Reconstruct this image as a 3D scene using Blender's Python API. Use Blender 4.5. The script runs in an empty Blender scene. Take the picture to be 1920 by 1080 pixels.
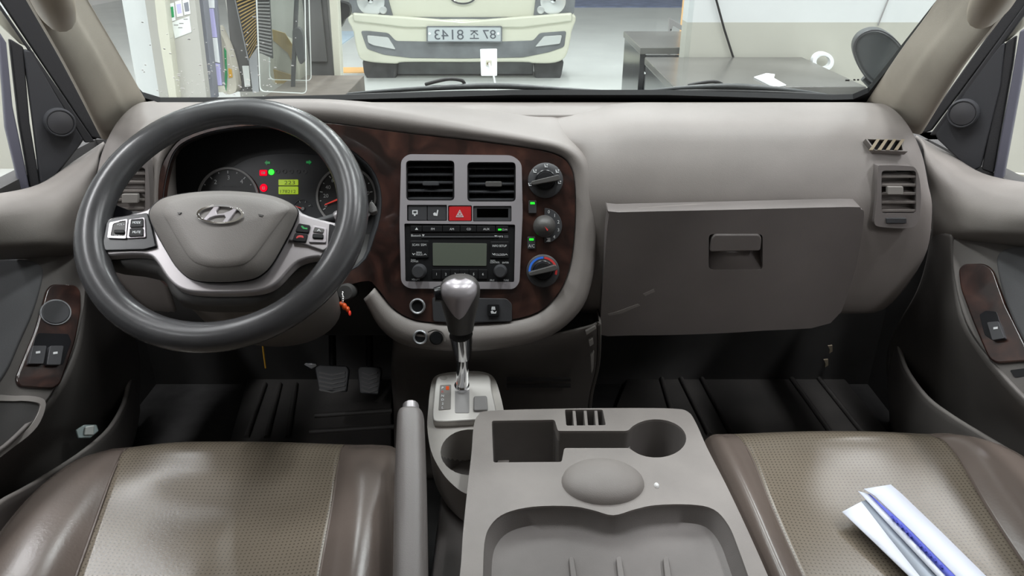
import bpy, bmesh, math, random
from mathutils import Vector as V, Matrix
from mathutils.geometry import tessellate_polygon
random.seed(7)
S = bpy.context.scene
COL = S.collection

# ------------------------------------------------------------------ camera
FPX = 1400.0                      # focal length in pixels of the 1920 wide frame
PITCH = math.radians(26)
CAM = V((0, 0, 1.0))              # metres above the cab floor
cd = bpy.data.cameras.new('camera'); cam = bpy.data.objects.new('camera', cd); COL.objects.link(cam)
cd.sensor_width = 36; cd.lens = FPX / 1920 * 36; cd.clip_start = .02
cam.location = CAM; cam.rotation_euler = (math.pi / 2 - PITCH, 0, 0)
S.camera = cam
S.view_settings.view_transform = 'Standard'; S.view_settings.look = 'None'
S.view_settings.gamma = 1; S.view_settings.exposure = -.24
# ------------------------------------------------------------------ light
w = bpy.data.worlds.new('world'); S.world = w; w.use_nodes = True
w.node_tree.nodes['Background'].inputs[0].default_value = (1, .985, .98, 1)
w.node_tree.nodes['Background'].inputs[1].default_value = .44
def strip_lamp(x, y, z, lx, ly, power):
    l = bpy.data.lights.new('ceiling_strip_lamp', 'AREA'); l.shape = 'RECTANGLE'; l.size = lx; l.size_y = ly
    l.energy = power; l.color = (.97, .985, 1)
    o = bpy.data.objects.new('ceiling_strip_lamp', l); COL.objects.link(o); o.location = (x, y, z)
for lx_ in (-1.9, -.65, .65, 1.9):
    for ly_ in (-1.6, .9, 3.4, 6.2):
        strip_lamp(lx_, ly_, 3.0, .14, 1.3, 54)

# ------------------------------------------------------------------ measuring helpers (pixels of the photograph -> metres)
CP_, SP_ = math.cos(PITCH), math.sin(PITCH)
def ray(u, v):
    a = (u - 960) / FPX; t = (540 - v) / FPX
    return V((a, CP_ + t * SP_, -SP_ + t * CP_))
def at(u, v, d): return CAM + ray(u, v) * d
def atY(u, v, y): r = ray(u, v); return CAM + r * (y / r.y)
def atZ(u, v, z): r = ray(u, v); return CAM + r * ((z - 1.0) / r.z)
def atX(u, v, x): r = ray(u, v); return CAM + r * (x / r.x)
class Plane:
    def __init__(s, p0, elev=0, yaw=0, n=None, up=V((0, 0, 1))):
        s.p = V(p0)
        if n is None:
            e, y = math.radians(elev), math.radians(yaw)
            n = V((math.sin(y) * math.cos(e), -math.cos(y) * math.cos(e), math.sin(e)))
        s.n = V(n).normalized(); s.x = up.cross(s.n).normalized(); s.y = s.n.cross(s.x)
    def W(s, a, b, h=0): return s.p + s.x * a + s.y * b + s.n * h
    def P(s, u, v, h=0):
        r = ray(u, v); q = s.p + s.n * h
        return CAM + r * ((q - CAM).dot(s.n) / r.dot(s.n))
    def L(s, u, v, h=0):
        q = s.P(u, v, h) - s.p
        return (q.dot(s.x), q.dot(s.y))
    def LL(s, pts, h=0): return [s.L(u, v, h) for u, v in pts]
    def sc(s, u, v, h=0): return (s.P(u + 1, v, h) - s.P(u, v, h)).length     # metres per pixel

# ------------------------------------------------------------------ materials
MATS = {}
def M(name, col=None, rough=.6, metal=0., var=0., scale=40., bump=0., bscale=300., coat=0., spec=.5, emit=0., alpha=None, trans=0.):
    if name in MATS: return MATS[name]
    m = bpy.data.materials.new(name); m.use_nodes = True; MATS[name] = m
    nt = m.node_tree; b = nt.nodes['Principled BSDF']; L = nt.links
    c = (*col, 1)
    b.inputs['Base Color'].default_value = c; b.inputs['Roughness'].default_value = rough; b.inputs['Metallic'].default_value = metal
    b.inputs['Specular IOR Level'].default_value = spec; b.inputs['Coat Weight'].default_value = coat; b.inputs['Coat Roughness'].default_value = .06
    if emit: b.inputs['Emission Color'].default_value = c; b.inputs['Emission Strength'].default_value = emit
    if trans: b.inputs['Transmission Weight'].default_value = trans
    if alpha is not None: b.inputs['Alpha'].default_value = alpha
    tc = nt.nodes.new('ShaderNodeTexCoord')
    if var:
        n = nt.nodes.new('ShaderNodeTexNoise'); n.inputs['Scale'].default_value = scale; n.inputs['Detail'].default_value = 5
        L.new(tc.outputs['Object'], n.inputs['Vector'])
        r = nt.nodes.new('ShaderNodeValToRGB'); r.color_ramp.elements[0].position = .3; r.color_ramp.elements[1].position = .7
        r.color_ramp.elements[0].color = (*[k * (1 - var) for k in col], 1); r.color_ramp.elements[1].color = (*[min(1, k * (1 + var)) for k in col], 1)
        L.new(n.outputs['Fac'], r.inputs['Fac']); L.new(r.outputs['Color'], b.inputs['Base Color'])
    if bump:
        n2 = nt.nodes.new('ShaderNodeTexNoise'); n2.inputs['Scale'].default_value = bscale; n2.inputs['Detail'].default_value = 3
        L.new(tc.outputs['Object'], n2.inputs['Vector'])
        bp = nt.nodes.new('ShaderNodeBump'); bp.inputs['Strength'].default_value = bump; bp.inputs['Distance'].default_value = .001
        L.new(n2.outputs['Fac'], bp.inputs['Height']); L.new(bp.outputs['Normal'], b.inputs['Normal'])
    return m
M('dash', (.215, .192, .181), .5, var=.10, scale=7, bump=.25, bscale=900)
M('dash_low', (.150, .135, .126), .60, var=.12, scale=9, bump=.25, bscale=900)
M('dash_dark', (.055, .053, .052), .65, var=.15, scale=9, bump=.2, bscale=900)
M('lid', (.172, .153, .148), .42, var=.08, scale=10, bump=.25, bscale=900)
M('pillar', (.40, .36, .305), .75, var=.06, scale=12, bump=.3, bscale=1200)
M('handle_beige', (.37, .31, .24), .45)
M('black', (.009, .009, .010), .5, spec=.25); M('black_gloss', (.008, .008, .010), .28, spec=.3); M('black_soft', (.028, .029, .033), .7, bump=.2, bscale=1200)
M('seal', (.018, .018, .020), .8, bump=.3, bscale=500)
M('rim', (.058, .058, .061), .27, var=.12, scale=30, bump=.10, bscale=900)
M('hub', (.205, .190, .178), .5, bump=.35, bscale=900); M('hub_edge', (.12, .112, .105), .5, bump=.35, bscale=900)
M('silver', (.44, .41, .435), .32, metal=.4); M('silver_mid', (.36, .34, .35), .38, metal=.55); M('chrome', (.85, .86, .88), .08, metal=1)
M('white_ink', (.62, .63, .64), .6); M('ink_bright', (.75, .78, .8), .5, emit=.15)
M('red_switch', (.50, .018, .022), .35); M('switch', (.042, .042, .046), .5)
M('led_red', (.9, .0, .02), .6, emit=1.1, spec=.1); M('led_green', (.02, .9, .03), .4, emit=1.3); M('led_dim', (.01, .22, .05), .4, emit=.6)
M('lcd_lime', (.38, .55, .01), .4, emit=.55); M('lcd_ink', (.10, .16, .01), .5); M('lcd', (.105, .118, .095), .10)
M('needle', (.8, .05, .03), .4, emit=.3); M('gauge_ring', (.26, .25, .25), .5); M('gauge_face', (.016, .016, .018), .5); M('cluster_face', (.020, .021, .026), .45)
M('icon_dim', (.06, .06, .065), .5); M('blue_ink', (.04, .18, .75), .4); M('red_ink', (.62, .05, .05), .4)
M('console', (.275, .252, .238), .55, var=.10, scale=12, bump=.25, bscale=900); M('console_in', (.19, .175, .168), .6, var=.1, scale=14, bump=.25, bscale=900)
M('gear_plate', (.60, .575, .55), .42, metal=.3, var=.05, scale=20); M('gear_body', (.42, .395, .37), .55, var=.08, scale=14)
M('lever', (.17, .155, .150), .38, bump=.25, bscale=700); M('knob_dark', (.070, .066, .064), .42, bump=.3, bscale=900)
M('mat', (.034, .031, .029), .6, var=.35, scale=9, bump=.3, bscale=200); M('carpet', (.020, .019, .019), .9, var=.3, scale=30, bump=.5, bscale=500)
M('door', (.125, .114, .107), .6, var=.10, scale=9, bump=.3, bscale=900); M('door_top', (.190, .174, .160), .65, var=.08, scale=9, bump=.3, bscale=900)  # door: shade on the lower trim is put into a darker grey
M('door_pad', (.10, .10, .105), .8, bump=.4, bscale=1200); M('door_edge', (.27, .25, .235), .5)
M('paper', (.80, .84, .95), .7); M('paper_white', (.85, .87, .88), .7); M('paper_blue', (.10, .13, .62), .6); M('paper_ink', (.03, .04, .42), .6); M('paper_grey', (.42, .47, .55), .6)
M('orange', (.75, .10, .02), .25); M('crumb', (.85, .85, .85), .8)
M('wall_white', (.64, .66, .66), .7, var=.03, scale=3); M('wall_beige', (.46, .455, .40), .7, var=.04, scale=3)
M('floor_grey', (.62, .64, .62), .25, var=.06, scale=2); M('mat_blue', (.20, .25, .42), .6, var=.25, scale=6); M('tape_orange', (.85, .50, .20), .5)
M('truck', (.63, .63, .52), .30, coat=.4); M('truck_grey', (.15, .16, .17), .5, var=.25, scale=8); M('lamp_glass', (.62, .64, .63), .15, metal=.3); M('tyre', (.06, .062, .065), .8, var=.3, scale=12)
M('plate', (.50, .54, .56), .4); M('plate_ink', (.09, .10, .12), .5)
M('desk_top', (.115, .112, .105), .22, var=.4, scale=3); M('desk_body', (.035, .037, .04), .16, var=.5, scale=8)
M('steel', (.42, .43, .45), .3, metal=.7); M('cream', (.58, .57, .48), .6); M('board', (.44, .43, .40), .6, var=.03, scale=4)
M('cabinet_grey', (.115, .115, .115), .55, var=.12, scale=3); M('carbon', (.07, .072, .075), .35); M('sack', (.50, .47, .40), .6, var=.2, scale=6); M('tape_brown', (.36, .25, .09), .5)
M('green', (.03, .32, .12), .5); M('amber', (.6, .33, .04), .5); M('lav', (.55, .52, .85), .15); M('post_blue', (.23, .24, .28), .35)
M('frost', (.75, .78, .76), .3); M('rubber', (.010, .010, .011), .5, var=.3, scale=30); M('wiper_steel', (.05, .054, .056), .4, var=.3, scale=40)
M('mirror_shell', (.055, .06, .062), .4, var=.25, scale=14); M('frame_blue', (.10, .10, .13), .5)
M('shelf_brown', (.11, .095, .08), .7, var=.3, scale=8); M('sheet_blue', (.50, .64, .76), .4, var=.1, scale=5); M('dirt', (.30, .25, .18), .9); M('clear_plastic', (.35, .42, .42), .12, metal=.3); M('brass', (.45, .36, .2), .3, metal=1)

def wood():
    m = bpy.data.materials.new('burl_wood'); m.use_nodes = True; nt = m.node_tree; b = nt.nodes['Principled BSDF']; L = nt.links
    tc = nt.nodes.new('ShaderNodeTexCoord'); n = nt.nodes.new('ShaderNodeTexNoise'); n.inputs['Scale'].default_value = 16; n.inputs['Detail'].default_value = 8; n.inputs['Distortion'].default_value = 1.6
    L.new(tc.outputs['Object'], n.inputs['Vector'])
    r = nt.nodes.new('ShaderNodeValToRGB'); e = r.color_ramp.elements
    e[0].position = .35; e[0].color = (.012, .006, .005, 1); e[1].position = .72; e[1].color = (.072, .030, .021, 1)
    k = e.new(.52); k.color = (.034, .014, .011, 1)
    L.new(n.outputs['Fac'], r.inputs['Fac']); L.new(r.outputs['Color'], b.inputs['Base Color'])
    b.inputs['Roughness'].default_value = .3; b.inputs['Coat Weight'].default_value = 1; b.inputs['Coat Roughness'].default_value = .05
    MATS['wood'] = m
wood()
def leather(name, col, perf):
    m = bpy.data.materials.new(name); m.use_nodes = True; nt = m.node_tree; b = nt.nodes['Principled BSDF']; L = nt.links
    tc = nt.nodes.new('ShaderNodeTexCoord')
    n = nt.nodes.new('ShaderNodeTexNoise'); n.inputs['Scale'].default_value = 5; n.inputs['Detail'].default_value = 6
    L.new(tc.outputs['Object'], n.inputs['Vector'])
    r = nt.nodes.new('ShaderNodeValToRGB'); r.color_ramp.elements[0].position = .3; r.color_ramp.elements[1].position = .75
    r.color_ramp.elements[0].color = (*[c * .82 for c in col], 1); r.color_ramp.elements[1].color = (*[c * 1.18 for c in col], 1)
    L.new(n.outputs['Fac'], r.inputs['Fac'])
    bp = nt.nodes.new('ShaderNodeBump'); bp.inputs['Strength'].default_value = .13; bp.inputs['Distance'].default_value = .001
    n2 = nt.nodes.new('ShaderNodeTexNoise'); n2.inputs['Scale'].default_value = 260; L.new(tc.outputs['Object'], n2.inputs['Vector'])
    L.new(n2.outputs['Fac'], bp.inputs['Height'])
    out = r.outputs['Color']
    if perf:                                   # small punched holes, 5 mm apart
        mp = nt.nodes.new('ShaderNodeMapping'); mp.inputs['Scale'].default_value = (1, 1, 0); L.new(tc.outputs['Object'], mp.inputs['Vector'])
        vo = nt.nodes.new('ShaderNodeTexVoronoi'); vo.inputs['Scale'].default_value = 190; vo.inputs['Randomness'].default_value = 0.0
        L.new(mp.outputs['Vector'], vo.inputs['Vector'])
        lt = nt.nodes.new('ShaderNodeMath'); lt.operation = 'LESS_THAN'; lt.inputs[1].default_value = .21; L.new(vo.outputs['Distance'], lt.inputs[0])
        mx = nt.nodes.new('ShaderNodeMix'); mx.data_type = 'RGBA'; L.new(lt.outputs[0], mx.inputs['Factor']); L.new(out, mx.inputs['A']); mx.inputs['B'].default_value = (*[c * .5 for c in col], 1)
        out = mx.outputs['Result']
    L.new(out, b.inputs['Base Color']); L.new(bp.outputs['Normal'], b.inputs['Normal']); b.inputs['Roughness'].default_value = .27
    MATS[name] = m
leather('leather_side', (.132, .106, .092), False); leather('leather_perf', (.170, .143, .110), True)
def glass(name, tint, gl):
    m = bpy.data.materials.new(name); m.use_nodes = True; nt = m.node_tree; nt.nodes.clear()
    o = nt.nodes.new('ShaderNodeOutputMaterial'); mx = nt.nodes.new('ShaderNodeMixShader'); t = nt.nodes.new('ShaderNodeBsdfTransparent'); g = nt.nodes.new('ShaderNodeBsdfGlossy')
    t.inputs[0].default_value = (*tint, 1); g.inputs['Roughness'].default_value = .03; mx.inputs[0].default_value = gl
    nt.links.new(t.outputs[0], mx.inputs[1]); nt.links.new(g.outputs[0], mx.inputs[2]); nt.links.new(mx.outputs[0], o.inputs[0]); MATS[name] = m
glass('windshield_glass', (.95, .97, .96), .035); glass('sheet_glass', (.93, .95, .94), .06); glass('pane_glass', (.97, .98, .98), .03)

# ------------------------------------------------------------------ object helpers
ROOTLOC = {}
def tag(o, label=None, cat=None, group=None, kind=None):
    if label: o['label'] = label
    if cat: o['category'] = cat
    if group: o['group'] = group
    if kind: o['kind'] = kind
    return o
def thing(name, label, cat, loc, group=None):
    o = bpy.data.objects.new(name, None); COL.objects.link(o); o.location = V(loc); o.empty_display_size = .05
    ROOTLOC[o.name] = V(loc)
    return tag(o, label, cat, group)
def mesh_obj(name, verts, faces, mat, parent=None, smooth=True, bevel=0, seg=2, solid=0, soff=-1, sub=0, angle=35, loc=None):
    """vertices in world metres; origin at the thing's base (parent) or at loc / centre bottom"""
    if parent is not None: base = ROOTLOC[parent.name]
    else:
        if loc is None:
            c = sum((V(v) for v in verts), V()) / len(verts); loc = V((c.x, c.y, min(v[2] for v in verts)))
        base = V(loc)
    me = bpy.data.meshes.new(name)
    me.from_pydata([tuple(V(v) - base) for v in verts], [], faces); me.validate()
    bm = bmesh.new(); bm.from_mesh(me); bmesh.ops.recalc_face_normals(bm, faces=bm.faces); bm.to_mesh(me); bm.free()
    me.materials.append(MATS[mat])
    o = bpy.data.objects.new(name, me); COL.objects.link(o)
    ROOTLOC[o.name] = base
    if parent is not None: o.parent = parent
    else: o.location = base
    if smooth:
        for p in me.polygons: p.use_smooth = True
        if not bevel: me.set_sharp_from_angle(angle=math.radians(angle))
    if solid:
        md = o.modifiers.new('solid', 'SOLIDIFY'); md.thickness = solid; md.offset = soff
    if bevel:
        md = o.modifiers.new('bevel', 'BEVEL'); md.width = bevel; md.segments = seg; md.limit_method = 'ANGLE'; md.angle_limit = math.radians(angle); md.harden_normals = True
    if sub:
        md = o.modifiers.new('sub', 'SUBSURF'); md.levels = sub; md.render_levels = sub
    return o
def cr(pts, n=5, closed=True):
    """Catmull-Rom through points of any dimension"""
    P = [V(p) for p in pts]; out = []; N = len(P)
    for i in range(N if closed else N - 1):
        if closed: a, b, c, d = P[i - 1], P[i], P[(i + 1) % N], P[(i + 2) % N]
        else: a, b, c, d = P[max(i - 1, 0)], P[i], P[i + 1], P[min(i + 2, N - 1)]
        for k in range(n):
            t = k / n
            out.append(.5 * (2 * b + (c - a) * t + (2 * a - 5 * b + 4 * c - d) * t * t + (3 * b - a - 3 * c + d) * t ** 3))
    if not closed: out.append(P[-1])
    return [tuple(p) for p in out]
def rnd(pts, r, n=4):
    """polygon with rounded corners (2-D)"""
    P = [V(p) for p in pts]; out = []; N = len(P)
    for i in range(N):
        a, b, c = P[i - 1], P[i], P[(i + 1) % N]
        d1, d2 = a - b, c - b
        if d1.length < 1e-9 or d2.length < 1e-9: continue
        q = min(r, d1.length * .48, d2.length * .48)
        s, e = b + d1.normalized() * q, b + d2.normalized() * q
        for k in range(n + 1):
            t = k / n
            out.append(tuple(s * (1 - t) ** 2 + b * 2 * t * (1 - t) + e * t * t))
    return out
def box_px(u0, v0, u1, v1): return [(u0, v0), (u1, v0), (u1, v1), (u0, v1)]
def ell(cx, cy, rx, ry, n=28, a0=0, a1=360): return [(cx + rx * math.cos(math.radians(a0 + (a1 - a0) * k / n)), cy + ry * math.sin(math.radians(a0 + (a1 - a0) * k / n))) for k in range(n if a1 - a0 >= 360 else n + 1)]
def prism_vf(pl, outer, h0, h1, holes=()):
    """outer / holes in plane metres; front cap at h1, back at h0"""
    loops = [list(outer)] + [list(h) for h in holes]
    flat = [p for l in loops for p in l]
    tris = tessellate_polygon([[V((a, b, 0)) for a, b in l] for l in loops])
    N = len(flat)
    vs = [pl.W(a, b, h1) for a, b in flat] + [pl.W(a, b, h0) for a, b in flat]
    if holes: fs = [tuple(t) for t in tris] + [tuple(N + i for i in reversed(t)) for t in tris]
    else: fs = [tuple(range(N)), tuple(reversed(range(N, 2 * N)))]
    s = 0
    for l in loops:
        n = len(l)
        for i in range(n):
            j = (i + 1) % n; fs.append((s + i, s + j, N + s + j, N + s + i))
        s += n
    return vs, fs
def prism(name, pl, px, h0, h1, mat, parent=None, holes=(), bevel=.0015, seg=2, rad=0, smooth=True, **kw):
    """outline traced in pixels on the plane raised to h1"""
    o2 = pl.LL(rnd(px, rad) if rad else px, h1); hs = [pl.LL(h, h1) for h in holes]
    vs, fs = prism_vf(pl, o2, h0, h1, hs)
    return mesh_obj(name, vs, fs, mat, parent, bevel=bevel, seg=seg, smooth=smooth, **kw)
def boxw(name, x0, x1, y0, y1, z0, z1, mat, parent=None, bevel=.003, **kw):
    vs = [V((x, y, z)) for z in (z0, z1) for x, y in ((x0, y0), (x1, y0), (x1, y1), (x0, y1))]
    fs = [(3, 2, 1, 0), (4, 5, 6, 7), (0, 1, 5, 4), (1, 2, 6, 5), (2, 3, 7, 6), (3, 0, 4, 7)]
    return mesh_obj(name, vs, fs, mat, parent, bevel=bevel, **kw)
def loft_vf(rows, nu=5, nv=5, closed=False):
    """rows of 3-D control points -> smooth grid"""
    R = [cr(r, nu, closed) for r in rows]; C = list(zip(*R)); G = [cr(c, nv, False) for c in C]
    n, m = len(G), len(G[0])
    vs = [V(p) for col in G for p in col]; fs = []
    for i in range(n if closed else n - 1):
        for j in range(m - 1):
            k = (i + 1) % n; fs.append((i * m + j, k * m + j, k * m + j + 1, i * m + j + 1))
    return vs, fs
def loft(name, rows, mat, parent=None, nu=5, nv=5, closed=False, thick=.004, soff=0, cap=False, **kw):
    vs, fs = loft_vf(rows, nu, nv, closed)
    if cap:
        m = len(vs) // (len(rows[0]) * nu); n = len(vs) // m
        fs.append(tuple(i * m for i in range(n))); fs.append(tuple(i * m + m - 1 for i in range(n)))
    return mesh_obj(name, vs, fs, mat, parent, solid=thick, soff=soff, angle=60, **kw)
def tube_vf(path, rad, seg=10, cap=True):
    P = [V(p) for p in path]; N = len(P); R = rad if isinstance(rad, (list, tuple)) else [rad] * N
    vs, fs = [], []; up = None
    for i in range(N):
        t = (P[min(i + 1, N - 1)] - P[max(i - 1, 0)]).normalized()
        if up is None: up = V((0, 0, 1)) if abs(t.z) < .9 else V((0, 1, 0))
        a = t.cross(up).normalized(); up = a.cross(t).normalized()
        for k in range(seg):
            q = 2 * math.pi * k / seg; vs.append(P[i] + (a * math.cos(q) + up * math.sin(q)) * R[i])
    for i in range(N - 1):
        for k in range(seg):
            j = (k + 1) % seg; fs.append((i * seg + k, i * seg + j, (i + 1) * seg + j, (i + 1) * seg + k))
    if cap: fs.append(tuple(reversed(range(seg)))); fs.append(tuple((N - 1) * seg + k for k in range(seg)))
    return vs, fs
def tube(name, path, rad, mat, parent=None, seg=10, **kw):
    vs, fs = tube_vf(path, rad, seg); return mesh_obj(name, vs, fs, mat, parent, angle=50, **kw)
def lathe_vf(pl, a, b, prof, seg=28, sx=1, sy=1):
    """profile (radius, height) around the plane normal at (a,b)"""
    vs, fs = [], []
    for r, h in prof:
        for k in range(seg):
            q = 2 * math.pi * k / seg; vs.append(pl.W(a + r * sx * math.cos(q), b + r * sy * math.sin(q), h))
    for i in range(len(prof) - 1):
        for k in range(seg):
            j = (k + 1) % seg; fs.append((i * seg + k, i * seg + j, (i + 1) * seg + j, (i + 1) * seg + k))
    fs.append(tuple(reversed(range(seg)))); fs.append(tuple((len(prof) - 1) * seg + k for k in range(seg)))
    return vs, fs
def lathe(name, pl, u, v, prof_px, mat, parent=None, h0=0, seg=28, **kw):
    """profile in (pixels radius, metres height)"""
    a, b = pl.L(u, v, h0); s = pl.sc(u, v, h0)
    vs, fs = lathe_vf(pl, a, b, [(r * s, h) for r, h in prof_px], seg)
    return mesh_obj(name, vs, fs, mat, parent, angle=40, **kw)
def ring(name, pl, cx, cy, rx, ry, w, h0, h1, mat, parent=None, a0=0, a1=360, n=40, bevel=0.0006):
    if a1 - a0 >= 360: return prism(name, pl, ell(cx, cy, rx, ry, n), h0, h1, mat, parent, holes=[ell(cx, cy, rx - w, ry - w, n)], bevel=bevel)
    return prism(name, pl, ell(cx, cy, rx, ry, n, a0, a1) + list(reversed(ell(cx, cy, rx - w, ry - w, n, a0, a1))), h0, h1, mat, parent, bevel=bevel)
# lettering: flat glyph meshes, made once from the built-in font while the scene is still empty
WORDS = ['FM', 'AM', 'CD', 'AUX', 'SCAN', 'SSM', 'SEEK', 'TRACK', 'INFO', 'SETUP', 'FOLDER', 'PUSH', 'POWER', 'VOLUME', 'AUDIO', 'CONTROL', 'ENTER', 'FILE', 'TUNE', 'MP3', 'CD-IN',
         '1', '2', '3', '4', '5', '6', '0', '20', '40', '60', '80', '100', '120', '140', '223', '178212', 'A/C', 'VOL+', 'VOL-', 'MODE', 'MUTE', 'P', 'R', 'N', 'D', 'L', '8143', '87', 'x1000rpm', 'F', 'E', 'Bluetooth', 'O/D', 'AIRBAG', 'OFF', 'WINDOW', 'km/h']
GLY = {}
_c = bpy.data.curves.new('glyphs', 'FONT'); _c.align_x = 'CENTER'; _c.align_y = 'CENTER'; _c.extrude = .0; _c.resolution_u = 3
_o = bpy.data.objects.new('glyphs', _c); COL.objects.link(_o)
for wd in WORDS:
    _c.body = wd; bpy.context.view_layer.update()
    me = bpy.data.meshes.new_from_object(_o.evaluated_get(bpy.context.evaluated_depsgraph_get()))
    vv = [v.co.copy() for v in me.vertices]
    x0, x1 = min(v.x for v in vv), max(v.x for v in vv); y0, y1 = min(v.y for v in vv), max(v.y for v in vv)
    GLY[wd] = ([((v.x - (x0 + x1) / 2) / (x1 - x0), (v.y - (y0 + y1) / 2) / (y1 - y0)) for v in vv], [tuple(p.vertices) for p in me.polygons], (x1 - x0) / (y1 - y0))
    bpy.data.meshes.remove(me)
bpy.data.objects.remove(_o); bpy.data.curves.remove(_c)
def text(pl, wd, u, v, wpx, hpx, mat, parent, h, mirror=False, rot=0, name='lettering'):
    """word centred on pixel (u,v), wpx wide and hpx high, lying on the plane at height h"""
    g, f, asp = GLY[wd]; a, b = pl.L(u, v, h); s = pl.sc(u, v, h)
    wpx = wpx or hpx * asp
    c, sn = math.cos(math.radians(rot)), math.sin(math.radians(rot)); m = -1 if mirror else 1
    vs = []
    for x, y in g:
        X, Y = m * x * wpx * s, y * hpx * s
        vs.append(pl.W(a + X * c - Y * sn, b + X * sn + Y * c, h))
    return mesh_obj(name, vs, f, mat, parent, smooth=False)
def dome(name, pl, cx, cy, rx, ry, h, mat, parent, h0=0, rings=6, n=30):
    a, b = pl.L(cx, cy, h0); s = pl.sc(cx, cy, h0); syy = (pl.P(cx, cy + 1, h0) - pl.P(cx, cy, h0)).length
    prof = [(math.cos(k / rings * math.pi / 2 * .98), h0 + h * math.sin(k / rings * math.pi / 2)) for k in range(rings + 1)]
    vs, fs = [], []
    for r, hh in prof:
        for k in range(n):
            q = 2 * math.pi * k / n; vs.append(pl.W(a + r * rx * s * math.cos(q), b + r * ry * syy * math.sin(q), hh))
    for i in range(rings):
        for k in range(n):
            j = (k + 1) % n; fs.append((i * n + k, i * n + j, (i + 1) * n + j, (i + 1) * n + k))
    fs.append(tuple(rings * n + k for k in range(n)))
    return mesh_obj(name, vs, fs, mat, parent, angle=80)

# ================================================================== the garage and the cab shell (setting)
FLZ = -.05                      # garage floor
def struct(o, label=None): return tag(o, label, kind='structure')
struct(boxw('floor', -6, 6, -3, 14, FLZ - .1, FLZ, 'floor_grey', bevel=0), 'pale grey glossy garage floor')
WY = 3.25
xr = atY(1287, 60, WY).x
zsplit = atY(1500, 42, WY).z
wr = boxw('wall_right', xr, 6, WY, WY + .10, FLZ, zsplit, 'wall_beige', bevel=0); struct(wr, 'garage wall painted beige below and white above')
boxw('upper_wall', xr, 6, WY + .001, WY + .101, zsplit, 3.1, 'wall_white', wr, bevel=0)
struct(boxw('wall_back', -6, 6, 13.9, 14, FLZ, 3.1, 'wall_white', bevel=0))
wl = boxw('wall_left', -6, -1.9, WY + .2, WY + .3, FLZ, atY(220, 28, WY + .2).z, 'wall_beige', bevel=0); struct(wl, 'beige and white garage wall at the left')
boxw('upper_wall', -6, -1.9, WY + .201, WY + .301, atY(220, 28, WY + .2).z, 3.1, 'wall_white', wl, bevel=0)
struct(boxw('wall_side_left', -4.2, -4.1, -3, WY + .2, FLZ, 3.1, 'wall_white', bevel=0)); struct(boxw('wall_side_right', 4.1, 4.2, -3, WY, FLZ, 3.1, 'wall_white', bevel=0))

# cab shell
cf = boxw('floor', -.90, .90, -.54, 1.62, -.03, 0, 'carpet', bevel=0); struct(cf, 'dark carpeted cab floor')
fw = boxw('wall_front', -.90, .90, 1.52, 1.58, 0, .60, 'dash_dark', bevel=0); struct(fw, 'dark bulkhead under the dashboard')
for s in (-1, 1):
    a, b = sorted((s * .86, s * .90))
    struct(boxw('wall_left' if s < 0 else 'wall_right', a, b, -.5, 1.6, -.03, .60, 'dash_dark', bevel=0), 'dark lower cab side behind the ' + ('left' if s < 0 else 'right') + ' door')
struct(boxw('ceiling', -.86, .86, -.5, .86, 1.42, 1.46, 'pillar', bevel=.01), 'unseen beige cab roof lining')  # out of view, put in to shade the interior
struct(boxw('wall_back', -.86, .86, -.54, -.5, -.03, 1.42, 'door', bevel=.01), 'unseen grey cab rear panel')  # out of view, added to block fill light from behind
for s in (-1, 1):
    a, b = sorted((s * .80, s * .88)); struct(boxw('trim_1' if s < 0 else 'trim_2', a, b, -.5, .12, .70, 1.42, 'pillar', bevel=.01), 'beige door post behind the front door')
tn = boxw('engine_cover', -.118, .115, .1, .98, .001, .165, 'lever', bevel=.02)
tag(tn, 'dusty dark engine cover between the two seats', 'cover')

# windshield
WSP = Plane(V((0, 1.385, .70)), n=V((0, -.80, -.60)) * -1 if False else V((0, -.62, -.785)))   # glass leans back over the dash
gl_in = [(150, -10), (205, 90), (250, 165), (266, 182), (300, 192), (420, 192), (640, 187), (960, 178), (1250, 178), (1420, 183), (1560, 187), (1600, 186), (1628, 174), (1660, 135), (1775, -10), (1900, -220), (20, -220)]
gl_out = [(142, -10), (197, 95), (235, 168), (240, 222), (300, 236), (420, 236), (640, 226), (960, 214), (1250, 214), (1420, 218), (1560, 222), (1640, 226), (1660, 200), (1670, 142), (1785, -10), (1912, -232), (8, -232)]
win = prism('window_1', WSP, gl_in, -.004, 0, 'windshield_glass', bevel=0, smooth=False); struct(win, 'wide raked windscreen with a black border')
prism('black_border', WSP, gl_out, -.006, .004, 'black', win, holes=[gl_in], bevel=0, smooth=False)
sp = []; sf = []                        # dried specks on the lower left of the glass
for k in range(120):
    u = random.gauss(400, 70); v = 180 - abs(random.gauss(0, 55))
    if not (265 < u < 560 and v > 5): continue
    c = WSP.P(u, v, .001); r = random.uniform(.0006, .0022); i = len(sp)
    for q in range(5): sp.append(c + (WSP.x * math.cos(q * 1.2566) * random.uniform(.5, 1.8) + WSP.y * math.sin(q * 1.2566)) * r)
    sf.append(tuple(range(i, i + 5)))
o = mesh_obj('dirt_specks', sp, sf, 'crumb', win, smooth=False, solid=.0004); tag(o, 'pale dried specks', kind='stuff')
# inspection print on the glass, lower right
for (u, v, w_) in ((1589, 151, 8), (1602, 150, 4), (1609, 150, 4)): prism('glass_print', WSP, box_px(u - w_ / 2, v - 1.2, u + w_ / 2, v + 1.2), 0, .0006, 'black', win, bevel=0)

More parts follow.
